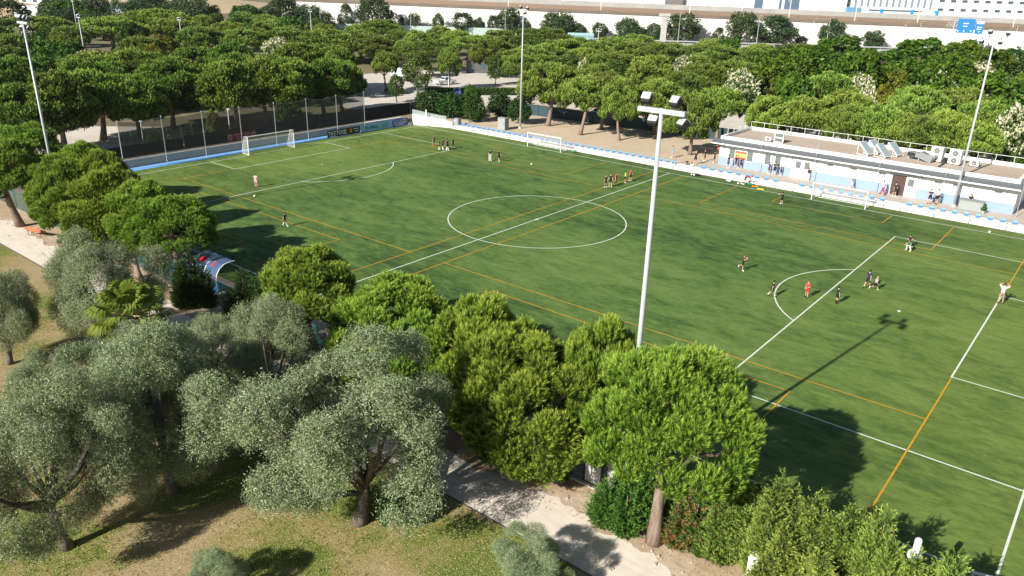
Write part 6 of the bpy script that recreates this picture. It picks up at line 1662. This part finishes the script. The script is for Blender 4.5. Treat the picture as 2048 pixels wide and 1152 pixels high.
fill('linden', 'lindens in the middle park', 'olive-green linden in the canopy right of the sand mast, %s from the left', -120, -10, 72, 185, 5, (7, 9), (3.0, 4.2), 45, mid_ok)
fill('broad', 'broadleaf trees in the middle park', 'fresh green tree in the canopy right of the sand mast, %s from the left', -120, -10, 72, 185, 4, (7, 9), (3.2, 4.4), 55, mid_ok)
fill('pine', 'pines filling the middle park', 'pine filling the canopy between motorway and playground, %s from the left', -120, -10, 72, 185, 12, (7, 8.5), (4.0, 6.0), 9, mid_ok)
fill('plane', 'plane trees filling the right park', 'bright green plane tree filling the right park canopy, %s from the left', -18, 30, 88, 138, 5, (8.5, 10), (4.5, 6.2), 12, lambda x, y: (x + 114.7) * -.578 + (y - 227.2) * .816 < -46)
# long clipped hedge of the car park
g = np.random.default_rng(77)
P = np.stack([g.uniform(-11, 11, 5200), g.uniform(-.7, .7, 5200), g.uniform(.05, 1.3, 5200)], 1)
sel = g.uniform(size=5200); P[:, 2] = np.where(sel < .5, 1.3 + g.normal(size=5200) * .06, P[:, 2]); P[:, 1] = np.where(sel > .5, np.sign(P[:, 1]) * .7 + g.normal(size=5200) * .06, P[:, 1])
V, T = leaves(g, P, .16, .6)
t = thing('clipped_hedge', 'long low clipped hedge along the sunlit car park', 'hedge', (-61, 60, ZT), R(48))
link('foliage', np_mesh('foliage', V, 4, T, M_HEDGE), t)
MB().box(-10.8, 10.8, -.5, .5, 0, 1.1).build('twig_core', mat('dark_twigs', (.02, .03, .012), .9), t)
V, T = leaves(g, rdirs(g, 260) * np.array([.28, .28, .3]) + np.array([0, 0, .55]), .09, .5)
link('leaf_cluster', np_mesh('leaf_cluster', V, 4, T, M_BROAD), PLANT_SPOT)

# ------------------------------------------------------------------ ground cover nobody could count
g = np.random.default_rng(99)
def lawn_patch(x, y): return np.sin(x * .55 + 1.3 * np.sin(y * .4)) + np.sin(y * .8 + x * .23 + 2) + .6 * np.sin(x * 1.7 - y * 1.1)
n = 42000
x = g.uniform(-16, 46, n); y = -39.4 - 21 * g.uniform(0, 1, n) ** 1.1
k = lawn_patch(x, y) + g.normal(size=n) * .6 > .45; x, y = x[k], y[k]; n = len(x)
h = g.uniform(.05, .14, (n, 1)); a = g.uniform(0, 6.283, n); u = np.stack([np.cos(a), np.sin(a), np.zeros(n)], 1)
P = np.stack([x, y, np.full(n, .004)], 1); lean = g.normal(size=(n, 3)) * .5 * h; lean[:, 2] = 0
V = np.stack([P - u * .025, P + u * .025, P + lean + np.concatenate([np.zeros((n, 2)), h], 1)], 1).reshape(-1, 3)
M_GRASS = leaf_mat('grass_blades', [(0, (.05, .11, .01)), (.5, (.11, .18, .02)), (1, (.3, .27, .09))], vary=0, trans=.15)
link('grass', np_mesh('grass', V, 3, np.repeat(g.uniform(0, 1, n) ** 1.5, 3), M_GRASS), None, label='short uneven grass on the parched lawn under the olive trees', category='grass', kind='stuff')
n = 16000
x = g.uniform(-16, 46, n); y = -39.4 - 21 * g.uniform(0, 1, n)
k = lawn_patch(x, y) + g.normal(size=n) * .9 < .4; x, y = x[k], y[k]
V, T = leaves(g, np.stack([x, y, np.full(len(x), .02)], 1), .045, .5, np.tile(np.array([0, 0, 1.0]), (len(x), 1)), .75)
n2 = 9000
x = g.uniform(-30, 46, n2); y = -36.6 + 3.0 * g.uniform(0, 1, n2) ** .8
V2, T2 = leaves(g, np.stack([x, y, np.full(n2, .018)], 1), .05, .22, np.tile(np.array([0, 0, 1.0]), (n2, 1)), .8)
M_LIT = leaf_mat('dry_litter', [(0, (.1, .06, .03)), (.5, (.3, .2, .1)), (1, (.62, .52, .32))], vary=0, trans=.05)
link('fallen_leaves', np_mesh('fallen_leaves', np.concatenate([V, V2]), 4, np.concatenate([T, T2 * .6]), M_LIT), None, label='dry fallen leaves and needles scattered on lawn and sandy verge', category='leaf litter', kind='stuff')
n = 700
x = g.uniform(-40, 46, n); y = np.where(g.uniform(size=n) < .5, -36.4 + g.normal(size=n) * .4, g.uniform(-39.1, -36, n))
b = MB()
for xx, yy in zip(x, y):
    r = .015 + .05 * g.uniform() ** 3
    b.obox((xx, yy, .006 + r * .4), (r, r * .2, 0), (-r * .2, r * .8, .1 * r), (0, 0, r * .5))
b.build('gravel', mat('pale_pebble', (.42, .36, .29), .9, vary=.3, scale=8), None, label='small pale pebbles scattered over the sandy path', category='gravel', kind='stuff')

# ------------------------------------------------------------------ thin summer haze over the whole park
hz = MB().box(-2700, 1600, -1600, 3300, -1.2, 60)
HM, ht, ho = _new('thin_haze')
pv_ = ht.nodes.new('ShaderNodeVolumePrincipled'); pv_.inputs['Density'].default_value = .00006; pv_.inputs['Color'].default_value = (.86, .9, .95, 1); pv_.inputs['Anisotropy'].default_value = .2
ht.links.new(pv_.outputs[0], ho.inputs['Volume'])
hz.build('haze', HM, None, kind='stuff', label='thin pale summer haze over the whole park', category='haze')
